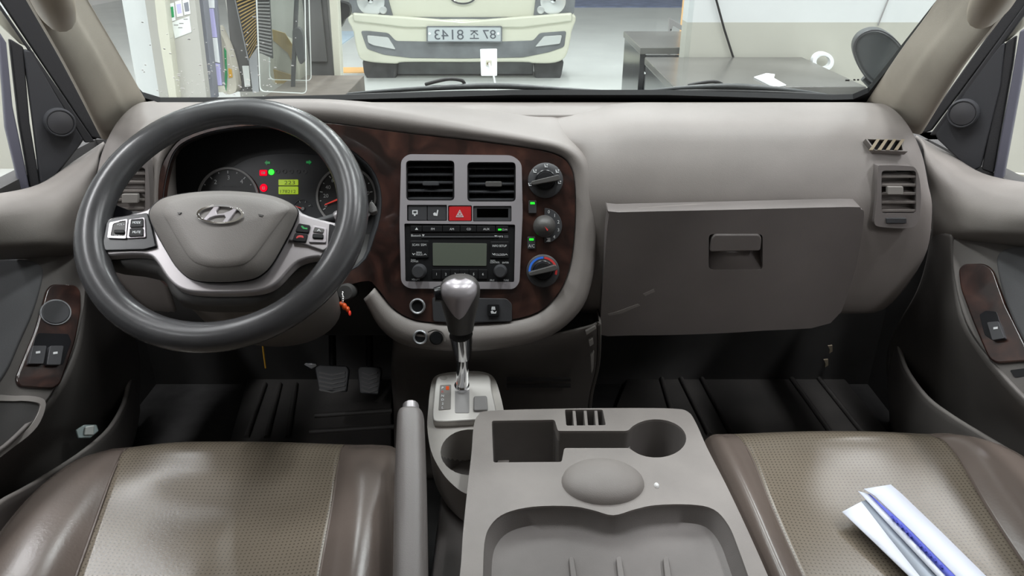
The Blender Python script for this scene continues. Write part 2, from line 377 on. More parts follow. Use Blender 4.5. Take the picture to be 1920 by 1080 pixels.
# pillars with grab handles and door seals
def pillar(side, inner, outer, bottom, handle, label):
    x = -.66 if side < 0 else .66
    t = thing('windshield_pillar', label, 'pillar', atX(*outer[0], x) )
    # control rows go from bottom to top: inner edge, bulge, outer edge
    rows = []
    for (iu, iv), (mu, mv), (ou, ov), dy in zip(inner, bottom, outer, (0, .0, .0, .0)):
        pi = WSP.P(iu, iv, .012); po = WSP.P(ou, ov, .10); pm = WSP.P(mu, mv, .062)
        rows.append([pi + V((0, .012, 0)), pi, pi.lerp(pm, .5) - V((0, .006, 0)), pm, po, po + V((0, .05, 0)) + V((.03 * side, 0, 0))])
    loft('cover', rows, 'pillar', t, nu=6, nv=5, thick=.004)
    hp = [WSP.P(u, v, h) for u, v, h in handle]
    h = tube('grab_handle', cr(hp, 5, False), [.017 + .005 * math.sin(k / (5 * (len(hp) - 1)) * math.pi) for k in range(5 * (len(hp) - 1) + 1)], 'handle_beige', t, seg=14)
    return t
pillar(-1, [(276, 208), (218, 108), (154, 0), (20, -230)], [(196, 260), (130, 130), (56, 0), (-80, -240)], [(238, 244), (178, 118), (110, 0), (-25, -235)],
       [(112, 34, .085), (106, 18, .11), (94, -10, .125), (60, -80, .13), (20, -160, .11)], 'beige windscreen pillar on the driver side with a grab handle')
pillar(1, [(1629, 198), (1695, 100), (1768, 0), (1905, -230)], [(1722, 250), (1800, 125), (1894, 0), (2010, -240)], [(1672, 232), (1745, 112), (1832, 0), (1960, -235)],
       [(1842, 28, .085), (1852, 12, .11), (1868, -14, .125), (1905, -80, .13), (1940, -160, .11)], 'beige windscreen pillar on the passenger side with a grab handle')

# ================================================================== dashboard
D = thing('dashboard', 'wide grey brown dashboard with burl wood trim and glove box', 'dashboard', (0, 1.2, .35))
TP = Plane(at(860, 430, 1.215), elev=21.5)           # face of the wood trim and centre stack
# top pad
xs = [-.66, -.5, -.3, -.1, .1, .3, .5, .66]
loft('top_pad', [[V((x, 1.53, .55)) for x in xs], [V((x, 1.42, .66)) for x in xs], [V((x, 1.372, .701)) for x in xs], [V((x, 1.31, .710)) for x in xs], [V((x, 1.27, .702)) for x in xs]], 'dash', D, thick=.01)
# hood and surround: swept band around the trim outline
I_ = [(296, 470), (296, 400), (297, 345), (306, 298), (340, 257), (400, 232), (480, 222), (560, 224), (640, 231), (760, 247), (900, 263), (1000, 277), (1048, 289), (1070, 308), (1079, 345), (1079, 430), (1068, 508), (1042, 560), (995, 594), (900, 609), (810, 606), (768, 598), (733, 577), (702, 540)]
C_ = [(283, 470), (283, 400), (284, 340), (292, 288), (320, 243), (380, 210), (470, 193), (560, 190), (645, 194), (765, 211), (900, 236), (1000, 254), (1060, 268), (1098, 296), (1114, 345), (1116, 430), (1108, 520), (1082, 585), (1015, 634), (900, 655), (800, 652), (748, 640), (712, 610), (684, 560)]
rows = [[TP.P(u, v, -.02) for u, v in I_], [TP.P(u, v, .000) for u, v in I_],
        [TP.P(a * .65 + c * .35, b * .65 + d * .35, .010) for (a, b), (c, d) in zip(I_, C_)], [TP.P(a * .3 + c * .7, b * .3 + d * .7, .010) for (a, b), (c, d) in zip(I_, C_)],
        [TP.P(u, v, -.002) for u, v in C_]]
cen = TP.P(700, 400, 0)
O1 = [p - TP.n * .05 + (p - cen).normalized() * .006 for p in rows[-1]]
O2 = [p - TP.n * .16 + (p - cen).normalized() * .014 for p in rows[-1]]
for k in range(3, 14):
    w_ = .5 if k in (3, 13) else 1; c_ = rows[-1][k]
    O2[k] = O2[k].lerp(V((c_.x, 1.345, .708)), w_); O1[k] = O1[k].lerp(c_.lerp(V((c_.x, 1.345, .708)), .33) + V((0, 0, .004)), w_)
loft('hood', rows + [O1, O2], 'dash', D, nu=5, nv=4, thick=.004)
# passenger face
prof = [(1.41, .672), (1.335, .711), (1.25, .721), (1.17, .712), (1.120, .682), (1.097, .642), (1.086, .600), (1.086, .52), (1.10, .425), (1.15, .40)]
endx = [.66, .648, .634, .624, .627, .635, .646, .652, .618, .58]
rows = []
prof = [(y * k, 1 - (1 - z) * k) for (y, z), k in zip(prof, (1, 1, 1.01, 1.025, 1.04, 1.04, 1.04, 1.04, 1.04, 1.04))]
endx = [e * k for e, k in zip(endx, (1, 1, 1.01, 1.025, 1.04, 1.04, 1.04, 1.04, 1.04, 1.04))]
for (y, z), ex in zip(prof, endx):
    zt = .020 if z > .70 else .004
    rows.append([V((.04 if z > .70 else .10, y + .03, z - zt)), V((.135, y + .006, z - zt * .5))] + [V((x, y, z)) for x in (.2, .32, .44, .54)] + [V((ex - .035, y, z)), V((ex, y + .006, z - .002)), V((ex + .004, y + .03, z - .004)), V((ex + .004, y + .14, z - .02))])
loft('passenger_face', rows, 'dash', D, nu=4, nv=5, thick=.006)
# driver side end
endl = [-e for e in endx]
rows = []
for (y, z), ex in zip(prof, endl):
    rows.append([V((ex - .004, y + .14, z - .02)), V((ex - .004, y + .03, z - .004)), V((ex, y + .006, z)), V((ex + .035, y, z))] + ([V((-.56, y, z)), V((-.50, y + .01, z - .004)), V((-.44, y + .03, z - .008))] if z > .71 else [V((-.592, y, z)), V((-.580, y + .01, z - .004)), V((-.572, y + .08, z - .008))]))
loft('driver_end', rows, 'dash', D, nu=4, nv=5, thick=.006)
# knee panel and lower centre panel
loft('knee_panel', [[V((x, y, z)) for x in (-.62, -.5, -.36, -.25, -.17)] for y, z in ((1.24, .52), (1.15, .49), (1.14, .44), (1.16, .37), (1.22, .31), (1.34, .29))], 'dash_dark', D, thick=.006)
low = [[(740, 630), (760, 635), (860, 640), (1000, 632), (1085, 616), (1117, 606)], [(738, 655), (760, 660), (860, 665), (1000, 655), (1098, 632), (1119, 615)], [(735, 700), (760, 700), (860, 700), (1000, 700), (1098, 690), (1117, 685)], [(740, 770), (765, 770), (860, 770), (1000, 770), (1085, 765), (1102, 762)], [(742, 900), (770, 900), (860, 900), (1000, 900), (1080, 900), (1098, 900)]]
rows = []
for r, y in zip(low, (1.10, 1.105, 1.145, 1.165, 1.18)):
    q = [atY(u, v, y + (.03 if k == 0 else 0)) for k, (u, v) in enumerate(r)]
    rows.append(q + [q[-1] + V((.006, .02, 0)), q[-1] + V((.006, .25, 0))])
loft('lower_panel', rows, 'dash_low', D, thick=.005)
LP = Plane(atY(1000, 715, 1.135), elev=-14)
for v in (713, 725): prism('panel_groove', LP, box_px(950, v - 2, 1070, v + 2), -.002, .003, 'dash_dark', D, bevel=0)
SPL = Plane(atY(1100, 640, 1.095), elev=0)
for pts in ([(1098, 622), (1116, 612), (1118, 616), (1100, 628)], [(1104, 640), (1112, 634), (1113, 645), (1106, 650)], [(1108, 668), (1114, 660), (1113, 690), (1109, 700)]): prism('scuff', SPL, pts, -.004, .004, 'door_edge', D, bevel=0)
# wood trim with the cluster opening
clo = cr([(304, 470), (303, 400), (306, 350), (322, 290), (352, 262), (410, 243), (490, 235), (560, 241), (625, 262), (680, 297), (708, 335), (716, 385), (704, 440), (672, 500), (560, 540), (400, 540), (320, 520)], 4)
trim_out = cr([(294, 520), (291, 400), (296, 345), (309, 300), (342, 259), (402, 234), (480, 225), (560, 227), (640, 234), (760, 250), (900, 266), (1000, 280), (1046, 292), (1068, 311), (1077, 347), (1077, 430), (1066, 507), (1040, 558), (994, 591), (900, 606), (810, 604), (768, 596), (735, 575), (705, 538), (678, 528), (560, 560), (400, 560)], 4)
bez_px = [(752, 300), (765, 289), (960, 291), (978, 305), (980, 400), (974, 530), (964, 542), (766, 541), (752, 530), (749, 420)]
wt = prism('wood_trim', TP, trim_out, -.012, .006, 'wood', D, holes=[clo, rnd([(760, 299), (970, 300), (967, 533), (758, 532)], 6)], bevel=.007, seg=4); tag(wt, 'dark glossy burl wood trim')
# recess wall of the cluster
CLP = Plane(at(480, 350, 1.30), elev=27)
a_ = TP.LL(clo, .004); wall_f = [TP.W(a, b, .003) for a, b in a_]
wall_b = [CLP.P(u + (500 - u) * .04, v + (390 - v) * .03, 0) for u, v in clo]
n_ = len(clo); fs = [(i, (i + 1) % n_, n_ + (i + 1) % n_, n_ + i) for i in range(n_)]
mesh_obj('cluster_recess', wall_f + wall_b, fs, 'black_soft', D, solid=.002)
# centre bezel
holes_px = [rnd(box_px(761, 301, 852, 376), 8), rnd(box_px(876, 304, 967, 378), 8), rnd(box_px(763, 384, 838, 414), 2), rnd(box_px(840, 385, 885, 415), 3), rnd(box_px(887, 386, 959, 415), 2), rnd([(758, 419), (966, 421), (964, 529), (760, 528)], 3)]
BH = .011
bz = prism('center_bezel', TP, rnd(bez_px, 10), .004, BH, 'silver', D, holes=holes_px, bevel=.002, seg=2); tag(bz, 'satin silver centre stack frame')
prism('bezel_backing', TP, bez_px, -.030, -.028, 'black', bz, bevel=0)
def vent(hpx, slats, parent, tab, mat='black', tabmat='black_soft', pl=TP, n=5, fins=True, depth=.03):
    (u0, v0), (u1, v1) = hpx
    vt = prism('air_vent', pl, rnd(box_px(u0, v0, u1, v1), 8), -depth, .004, mat, parent, holes=[rnd(box_px(u0 + 3, v0 + 3, u1 - 3, v1 - 3), 6)], bevel=.0008)
    prism('vent_back', pl, box_px(u0 + 3, v0 + 3, u1 - 3, v1 - 3), -depth - .002, -depth, 'black', vt, bevel=0)
    for k in range(n):
        v = v0 + (v1 - v0) * (k + .62) / n
        q = [pl.P(u0 + 3, v - 3.5, -.016), pl.P(u1 - 3, v - 3.5, -.016), pl.P(u1 - 3, v + 3.2, .001), pl.P(u0 + 3, v + 3.2, .001)]
        mesh_obj('slat', q, [(0, 1, 2, 3)], slats, vt, smooth=False, solid=.0022, soff=0)
    if fins:
        for k in range(1, 6):
            u = u0 + (u1 - u0) * k / 6
            prism('fin', pl, box_px(u - .8, v0 + 3, u + .8, v1 - 3), -.028, -.014, 'black', vt, bevel=0)
    if tab:
        prism('vent_tab', pl, rnd(box_px(*tab), 3), -.006, .006, tabmat, vt, bevel=.0012)
    return vt
vent(((761, 301), (852, 376)), 'black_soft', D, (792, 340, 823, 348), tabmat='black_soft')
vent(((876, 304), (967, 378)), 'black_soft', D, (910, 340, 941, 350), tabmat='knob_dark')
# switch row
for u0, u1, ic in ((765, 800.5, 'a'), (801.5, 837, 'b')):
    s_ = prism('switch', TP, rnd(box_px(u0, 385, u1, 413), 2), -.01, .009, 'switch', D, bevel=.001)
    if ic == 'a':
        prism('icon', TP, box_px(773, 394, 783, 402), .009, .0095, 'white_ink', s_, bevel=0, holes=[box_px(775, 396, 781, 400)]); prism('icon', TP, box_px(776, 402, 779, 405), .009, .0095, 'white_ink', s_, bevel=0)
    else:
        prism('icon', TP, [(813, 404), (812, 400), (816, 398), (818, 401), (820, 393), (822, 394), (820, 405)], .009, .0095, 'white_ink', s_, bevel=0)
hz = prism('hazard_switch', TP, rnd(box_px(841.5, 386.5, 883.5, 414), 2), -.01, .010, 'red_switch', D, bevel=.0012); tag(hz, 'red hazard warning switch')
tri = lambda r: [(862, 401 - r * 1.05), (862 + r, 401 + r * .8), (862 - r, 401 + r * .8)]
prism('icon', TP, tri(7.5), .010, .0106, 'white_ink', hz, holes=[tri(5.8)], bevel=0); prism('icon', TP, tri(4), .010, .0106, 'white_ink', hz, holes=[tri(2.4)], bevel=0)
ct = prism('card_slot', TP, rnd(box_px(888, 387, 958, 414), 2), -.01, .009, 'switch', D, holes=[rnd(box_px(894, 391, 953, 408), 1)], bevel=.001)
prism('slot_back', TP, box_px(894, 391, 953, 408), -.025, -.024, 'black', ct, bevel=0)
# climate controls on the wood
def rotary(u, v, r, kr, ang, name, bar=True):
    d = lathe(name, TP, u, v, [(r, .004), (r, .0095), (r - 2, .011), (kr + 4, .0115), (kr + 3, .0115)], 'switch', D, h0=.011)
    lathe('collar', TP, u, v, [(kr + 3, .008), (kr + 3, .0135), (kr + 1, .0145), (kr, .014)], 'black_gloss', d, h0=.014)
    lathe('knob', TP, u, v, [(kr, .008), (kr, .016), (kr - 2, .019), (2, .020)], 'knob_dark' if not bar else 'black', d, h0=.019)
    if bar:
        a = math.radians(ang); L_ = kr + 9; W_ = 5.5
        px = [(u + x * math.cos(a) - y * math.sin(a), v + x * math.sin(a) + y * math.cos(a)) for x, y in ((-L_, -W_ * .7), (L_, -W_), (L_ + 2, 0), (L_, W_), (-L_, W_ * .7), (-L_ - 2, 0))]
        prism('grip', TP, rnd(px, 3), .012, .034, 'knob_dark', d, bevel=.003, seg=3)
    return d
k1 = rotary(1023, 338, 33, 17, -12, 'airflow_dial')
for (u, v) in ((994, 346), (1003, 321), (1024, 311), (1045, 321), (1049, 342)):
    prism('icon', TP, [(u - 3.5, v - 3), (u - 2, v - 3), (u - 1, v + 1), (u + 3, v + 1), (u + 3, v + 2.6), (u - 2.5, v + 2.6)], .0115, .0121, 'white_ink', k1, bevel=0)
    prism('icon', TP, ell(u + 2, v - 2, 1.4, 1.4, 8), .0115, .0121, 'white_ink', k1, bevel=0)
fan_px = [(1021, 391)] + ell(1021, 423, 33, 33, 14, -88, 88) + [(1021, 455)]
k2 = prism('fan_dial', TP, fan_px, .004, .0105, 'switch', D, bevel=.001)
lathe('knob', TP, 1021, 424, [(21, .006), (21, .018), (19, .022), (11, .030), (3, .032)], 'knob_dark', k2, h0=.022)
prism('pointer', TP, [(1021, 424), (1028, 431), (1026, 433)], .0300, .0322, 'red_ink', k2, bevel=0)
for wd, u, v in (('0', 1029, 397), ('1', 1040, 404), ('2', 1047, 416), ('3', 1047, 431), ('4', 1039, 444)): text(TP, wd, u, v, None, 6, 'white_ink', k2, .0112)
prism('icon', TP, [(1024, 446), (1032, 446), (1024, 453), (1032, 453)], .0105, .0112, 'white_ink', k2, bevel=0)
for (u0, v0, u1, v1, lab) in ((991, 376, 1006, 400, None), (989, 444, 1004, 467, 'A/C')):
    b_ = prism('air_button', TP, rnd(box_px(u0, v0, u1, v1), 2), .002, .010, 'switch', D, bevel=.001)
    prism('indicator', TP, box_px(u0 + 3.5, v0 + 3, u1 - 3.5, v0 + 7), .010, .0106, 'led_green', b_, bevel=0)
    if lab: text(TP, lab, (u0 + u1) / 2, v0 + 17, 12, 6, 'white_ink', b_, .0107)
k3 = rotary(1018, 508, 31, 17, -14, 'temperature_dial')
ring('cold_arc', TP, 1018, 508, 27, 27, 4, .0112, .0118, 'blue_ink', k3, a0=176, a1=272, n=16, bevel=0); ring('hot_arc', TP, 1018, 508, 27, 27, 4, .0112, .0118, 'red_ink', k3, a0=276, a1=376, n=16, bevel=0)
# power sockets and the small black switch panel under the radio
def socket(u, v, r, h, par):
    s_ = lathe('power_socket', TP, u, v, [(r, h - .004), (r, h + .003), (r - 2, h + .005), (r - 4, h + .004), (r - 4.5, h - .002)], 'brass' if False else 'steel', par, h0=h, seg=24)
    lathe('socket_well', TP, u, v, [(r - 4.2, h + .0005), (r - 4.2, h + .0012)], 'black', s_, h0=h, seg=20)
socket(783, 574, 15, .006, D); socket(788, 632, 14, .012, D)
bp = prism('switch_panel', TP, rnd([(810, 558), (950, 560), (960, 570), (960, 603), (850, 605), (812, 603)], 5), .003, .009, 'switch', D, bevel=.001)
sw = prism('switch', TP, rnd(box_px(914, 570, 936, 593), 3), .008, .013, 'black', D, bevel=.001)
prism('icon', TP, [(922, 575), (928, 575), (929, 581), (921, 581)], .013, .0136, 'white_ink', sw, bevel=0); prism('icon', TP, [(920, 584), (923, 582), (927, 586), (931, 583), (930, 588), (921, 588)], .013, .0136, 'white_ink', sw, bevel=0)
# dangling socket cap
cp_ = lathe('socket_cap', TP, 818, 634, [(13, .004), (13, .014), (10, .018), (3, .018)], 'black', D, h0=.014, seg=20)
tube('cap_strap', [TP.P(u, v, .018) for u, v in cr([(802, 622), (815, 618), (828, 622), (834, 632), (834, 640)], 4, False)], .0018, 'dash_low', cp_, seg=8)
# side vents
def side_vent(pl, out, hole, tab, wheel, slat):
    vp = prism('vent_panel', pl, cr(out, 3), -.02, .004, 'lid', D, holes=[rnd(box_px(*hole), 7)], bevel=.0025, seg=3)
    prism('vent_back', pl, box_px(*hole), -.022, -.02, 'black', vp, bevel=0)
    u0, v0, u1, v1 = hole
    for k in range(5):
        v = v0 + (v1 - v0) * (k + .55) / 5
        q = [pl.P(u0, v - 4.5, -.014), pl.P(u1, v - 4.5, -.014), pl.P(u1, v + 3, .002), pl.P(u0, v + 3, .002)]
        mesh_obj('slat', q, [(0, 1, 2, 3)], slat, vp, smooth=False, solid=.003, soff=0)
    prism('vent_tab', pl, rnd(box_px(*tab), 2), -.004, .009, 'door_edge', vp, bevel=.0015)
    if wheel: prism('thumb_wheel', pl, rnd(box_px(*wheel), 2), .002, .007, 'switch', vp, bevel=.001)
RV = Plane(at(1686, 370, 1.177), elev=9, yaw=-8)
side_vent(RV, [(1646, 316), (1655, 310), (1700, 311), (1716, 315), (1724, 335), (1727, 370), (1724, 405), (1717, 423), (1700, 428), (1655, 426), (1640, 420), (1641, 395), (1645, 360)], (1653, 320, 1718, 400), (1665, 350, 1694, 365), (1662, 409, 1700, 419), 'dash')
LV = Plane(at(238, 350, 1.177), elev=9, yaw=8)
side_vent(LV, [(200, 300), (215, 290), (262, 290), (274, 298), (279, 330), (281, 370), (280, 402), (266, 412), (220, 414), (200, 408), (193, 370), (194, 330)], (204, 314, 272, 396), (228, 364, 258, 381), None, 'dash')
# demister grille
GP = Plane(at(1660, 272, 1.180), elev=38, yaw=-6)
gr_ = prism('demister_frame', GP, rnd([(1622, 259), (1692, 261), (1704, 284), (1640, 282)], 3), -.01, .0035, 'dash', D, holes=[[(1627, 261), (1689, 263), (1693, 282), (1641, 281)]], bevel=.001)
prism('vent_back', GP, [(1627, 261), (1689, 263), (1693, 282), (1641, 281)], -.004, -.003, 'black', gr_, bevel=0)
for k in range(4):
    u = 1643 + k * 15.5; q = [GP.P(u, 262, .0032), GP.P(u + 6, 262, .0032), GP.P(u - 7, 282, .0032), GP.P(u - 14, 282, .0032)]
    mesh_obj('slat', q, [(0, 1, 2, 3)], 'dirt', gr_, smooth=False, solid=.004, soff=0)
# glove box
GB = Plane(atY(1380, 400, 1.098), elev=-6)
lid_px = cr([(1142, 402), (1160, 398), (1380, 393), (1590, 388), (1614, 392), (1620, 404), (1612, 465), (1596, 530), (1557, 606), (1430, 620), (1300, 627), (1180, 629), (1128, 628), (1126, 600), (1133, 500)], 3)
rec = rnd(box_px(1329, 439, 1430, 506), 8)
lid = prism('glovebox_lid', GB, lid_px, -.03, 0, 'lid', D, holes=[rec], bevel=.008, seg=4); tag(lid, 'closed glove box lid')
q = [GB.P(1329, 439, -.014), GB.P(1430, 439, -.014), GB.P(1428, 474, -.016), GB.P(1331, 474, -.016), GB.P(1430, 506, -.0005), GB.P(1329, 506, -.0005)]
mesh_obj('handle_recess', q, [(0, 1, 2, 3), (3, 2, 4, 5)], 'lid', lid, solid=.002)
prism('handle', GB, rnd([(1334, 448), (1340, 440), (1424, 440), (1429, 448), (1426, 471), (1331, 473)], 5), -.006, .003, 'lid', lid, bevel=.003, seg=3)
sh = [atY(1165, 396, 1.104), atY(1200, 388, 1.112), atY(1300, 381, 1.122), atY(1480, 380, 1.122), atY(1550, 384, 1.112), atY(1565, 389, 1.104)]
for p in sh: pass
vs = [p + V((0, 0, .0)) for p in sh]; mesh_obj('shelf', vs + [p - V((0, 0, .03)) for p in vs], [tuple(range(6)), tuple(range(11, 5, -1))] + [(i, (i + 1) % 6, 6 + (i + 1) % 6, 6 + i) for i in range(6)], 'dash', D, bevel=.002)
# scuffs on the glove box and the torn corner of the lower panel
for pts in ([(1140, 589), (1160, 583), (1196, 570), (1200, 573), (1165, 588), (1142, 592)], [(1206, 551), (1226, 542), (1228, 547), (1210, 555)]):
    prism('scuff', GB, pts, 0, .0004, 'board' if False else 'door_edge', lid, bevel=0)

# ================================================================== instrument cluster
K = thing('instrument_cluster', 'lit instrument cluster with two round gauges behind the steering wheel', 'gauge cluster', CLP.P(500, 400, 0))
cl_in = [(u + (500 - u) * .03, v + (390 - v) * .02) for u, v in clo]
prism('backing', CLP, cl_in, -.02, 0, 'gauge_face', K, bevel=0)
prism('upper_panel', CLP, cr([(430, 330), (440, 310), (480, 293), (540, 287), (600, 291), (640, 302), (660, 330), (640, 420), (520, 420), (470, 400)], 4), 0, .003, 'cluster_face', K, bevel=.0008)
for cx, cy, r in ((427, 371, 58), (649, 368, 57)):
    g = lathe('gauge', CLP, cx, cy, [(r - 3, .001), (r - 3, .0045), (2, .0046)], 'gauge_face', K, h0=.0045, seg=40)
    ring('gauge_ring', CLP, cx, cy, r, r, 4.2, .001, .008, 'gauge_ring', g, n=48)
    for k in range(13):
        a = math.radians(150 + 20 * k); ca, sa = math.cos(a), math.sin(a); r0, r1 = r - 7, r - (12 if k % 2 == 0 else 9.5); w_ = .8
        prism('tick', CLP, [(cx + r0 * ca - w_ * sa, cy + r0 * sa + w_ * ca), (cx + r1 * ca - w_ * sa, cy + r1 * sa + w_ * ca), (cx + r1 * ca + w_ * sa, cy + r1 * sa - w_ * ca), (cx + r0 * ca + w_ * sa, cy + r0 * sa - w_ * ca)], .0046, .0052, 'white_ink', g, bevel=0)
    if cx < 500:
        for wd, u, v in (('2', 404, 341), ('3', 428.5, 333), ('4', 453, 340)): text(CLP, wd, u, v, None, 8, 'white_ink', g, .0053)
        text(CLP, 'x1000rpm', 430, 350, 34, 3.5, 'icon_dim', g, .0053)
    else:
        for wd, u, v in (('0', 611, 385), ('20', 611, 367), ('40', 615, 351), ('60', 626, 338), ('80', 642, 330), ('100', 662, 331), ('120', 678, 343), ('140', 686, 362)): text(CLP, wd, u, v, None, 7, 'white_ink', g, .0053)
        prism('needle', CLP, [(609, 384.5), (608.6, 383), (647, 366), (648, 370)], .007, .0085, 'needle', g, bevel=0)
        lathe('needle_hub', CLP, 648, 368, [(6, .005), (6, .010), (4, .012), (1, .012)], 'gauge_ring', g, h0=.01, seg=18)
sg = ring('small_gauge', CLP, 567.6, 391, 18, 18, 1.6, .001, .0045, 'icon_dim', K, a0=190, a1=350, n=20)
for k in range(4):
    a = math.radians(200 + 46 * k); prism('tick', CLP, [(567.6 + 17 * math.cos(a) , 391 + 17 * math.sin(a)), (567.6 + 12 * math.cos(a + .03), 391 + 12 * math.sin(a + .03)), (567.6 + 12 * math.cos(a - .06), 391 + 12 * math.sin(a - .06))], .003, .0048, 'white_ink', sg, bevel=0)
prism('needle', CLP, [(567, 390), (568, 393), (553, 386)], .005, .006, 'needle', sg, bevel=0); lathe('needle_hub', CLP, 567.6, 391, [(3, .003), (3, .007), (1, .007)], 'gauge_ring', sg, h0=.007, seg=12)
w1 = prism('warning_light', CLP, rnd(box_px(486.5, 318.5, 500.5, 329.5), 2), .003, .005, 'led_red', K, bevel=.0005); w2 = prism('warning_light', CLP, ell(508.5, 322.5, 5.6, 5.6, 16), .003, .005, 'led_green', K, bevel=.0005)
w3 = prism('warning_light', CLP, ell(494, 352, 7, 7.5, 16), .003, .005, 'led_red', K, bevel=.0005)
prism('icon', CLP, box_px(490, 322, 497, 326), .005, .0055, 'white_ink', w1, bevel=0, holes=[box_px(491, 323, 494, 325)]); prism('icon', CLP, box_px(491.5, 350, 496.5, 355), .005, .0055, 'white_ink', w3, bevel=0, holes=[box_px(492.5, 351, 495.5, 354)])
for u in (520.5, 533, 546, 559, 571.5): prism('warning_light', CLP, ell(u, 321.5, 4.3, 4.3, 12), .003, .0042, 'icon_dim', K, holes=[ell(u, 321.5, 2.6, 2.6, 12)], bevel=0)
prism('turn_arrow', CLP, [(496, 305), (500.5, 300.5), (500.5, 303), (506, 303), (506, 307), (500.5, 307), (500.5, 309.5)], .003, .005, 'led_dim', K, bevel=0)
prism('turn_arrow', CLP, [(584, 304), (579.5, 299.5), (579.5, 302), (574, 302), (574, 306), (579.5, 306), (579.5, 308.5)], .003, .005, 'led_dim', K, bevel=0)
d1 = prism('display', CLP, rnd(box_px(522, 336.5, 559, 347.5), 1.5), .003, .005, 'lcd_lime', K, bevel=.0004); text(CLP, '223', 543, 342.5, 20, 7, 'lcd_ink', d1, .0053)
d2 = prism('display', CLP, rnd(box_px(522, 349.5, 559, 364), 1.5), .003, .005, 'lcd_lime', K, bevel=.0004); text(CLP, '178212', 540, 359, 29, 6, 'lcd_ink', d2, .0053)

# ================================================================== radio
R = thing('car_radio', 'black double height car radio with blank grey display in the centre stack', 'radio', TP.P(862, 527, .006))
prism('faceplate', TP, rnd([(758.5, 419.5), (965.5, 421), (963.5, 528.5), (760.5, 527.5)], 2), -.02, .008, 'black', R, bevel=.001)
for u0, u1, wd in ((770, 791, None), (792, 829, 'FM'), (830, 862, 'AM'), (863, 893, 'CD'), (894, 928, 'AUX'), (930, 953, 'CD-IN')):
    b_ = prism('button', TP, rnd(box_px(u0, 423.5, u1, 434.5), 1), .006, .0105, 'black', R, bevel=.0008)
    if wd and wd != 'CD-IN': text(TP, wd, (u0 + u1) / 2 + 1, 429.5, None, 4, 'white_ink', b_, .0109)
    elif wd: prism('indicator', TP, box_px(934, 429, 940, 432), .0105, .011, 'led_green', b_, bevel=0); text(TP, wd, 946, 430.5, 10, 3.2, 'white_ink', b_, .0109)
    else: prism('icon', TP, [(778, 431), (781, 426.5), (784, 431)], .0105, .011, 'white_ink', b_, bevel=0)
prism('disc_slot', TP, box_px(772, 437, 952, 440), .008, .0084, 'gauge_face', R, bevel=0); prism('slot_lip', TP, box_px(790, 443, 935, 446), .006, .0095, 'switch', R, bevel=.0006)
text(TP, 'Bluetooth', 780, 441.5, 18, 4.2, 'white_ink', R, .0086); prism('icon', TP, [(791, 439.5), (796, 439.5), (793.5, 444)], .008, .0086, 'white_ink', R, bevel=0)
text(TP, 'MP3', 938, 443.5, 10, 3.4, 'white_ink', R, .0086); prism('icon', TP, [(927, 441.5), (932, 441.5), (929.5, 445.5)], .008, .0086, 'white_ink', R, bevel=0); prism('icon', TP, box_px(945, 441, 953, 446), .008, .0086, 'icon_dim', R, bevel=0)
ds = prism('display', TP, rnd([(811, 455.5), (913, 456.5), (912, 499), (811.5, 498.5)], 2), .006, .0092, 'lcd', R, bevel=.0006); tag(ds, 'blank grey green display')
bl = prism('button', TP, rnd(box_px(769.5, 451.5, 803.5, 483.5), 2), .006, .0105, 'black', R, bevel=.001); br_ = prism('button', TP, rnd(box_px(919.5, 453, 954, 484), 2), .006, .0105, 'black', R, bevel=.001)
text(TP, 'SCAN', 779.5, 459, 13, 4.2, 'white_ink', bl, .0109); text(TP, 'SSM', 794, 459, 10, 4.2, 'white_ink', bl, .0109); text(TP, 'SEEK', 786, 473.5, 11, 3.3, 'white_ink', bl, .0109); text(TP, 'TRACK', 786, 477.6, 14, 3.3, 'white_ink', bl, .0109)
text(TP, 'INFO', 929, 461, 11, 4.2, 'white_ink', br_, .0109); text(TP, 'SETUP', 943, 461, 14, 4.2, 'white_ink', br_, .0109); text(TP, 'FOLDER', 937, 477.5, 19, 4, 'white_ink', br_, .0109)
for par, us in ((bl, ((775.5, 1), (797, -1))), (br_, ((925.5, 1), (949, -1)))):
    for u, s in us: prism('icon', TP, [(u - 2.5, 476 - 1.6 * s), (u, 476 + .6 * s), (u + 2.5, 476 - 1.6 * s), (u + 2.5, 477.3 - 1.6 * s), (u, 477.6 + .9 * s), (u - 2.5, 477.3 - 1.6 * s)], .0105, .0109, 'white_ink', par, bevel=0)
for wd, u, v, w_ in (('PUSH', 775, 487, 8), ('POWER', 777.5, 490.2, 14), ('VOLUME', 779.5, 524, 15), ('AUDIO', 924, 488.5, 9), ('CONTROL', 928, 492, 18), ('ENTER', 948, 492.5, 12), ('FILE', 923, 525.5, 8), ('TUNE', 949, 525.5, 10)): text(TP, wd, u, v, w_, 3.2, 'white_ink', R, .0086)
for u, v, r in ((785, 509, 14), (938, 509, 13)):
    kb = lathe('knob', TP, u, v, [(r, .006), (r, .010), (r - 1.5, .012), (r - 2, .026), (r - 3.5, .028), (2, .028)], 'switch', R, h0=.02, seg=30)
for k in range(6):
    u0 = 810 + k * 17.4; b_ = prism('button', TP, rnd(box_px(u0, 505.5, u0 + 16.6, 523), 1), .006, .0105, 'black', R, bevel=.0008); text(TP, str(k + 1), u0 + 8.5, 514, None, 4.5, 'white_ink', b_, .0109)

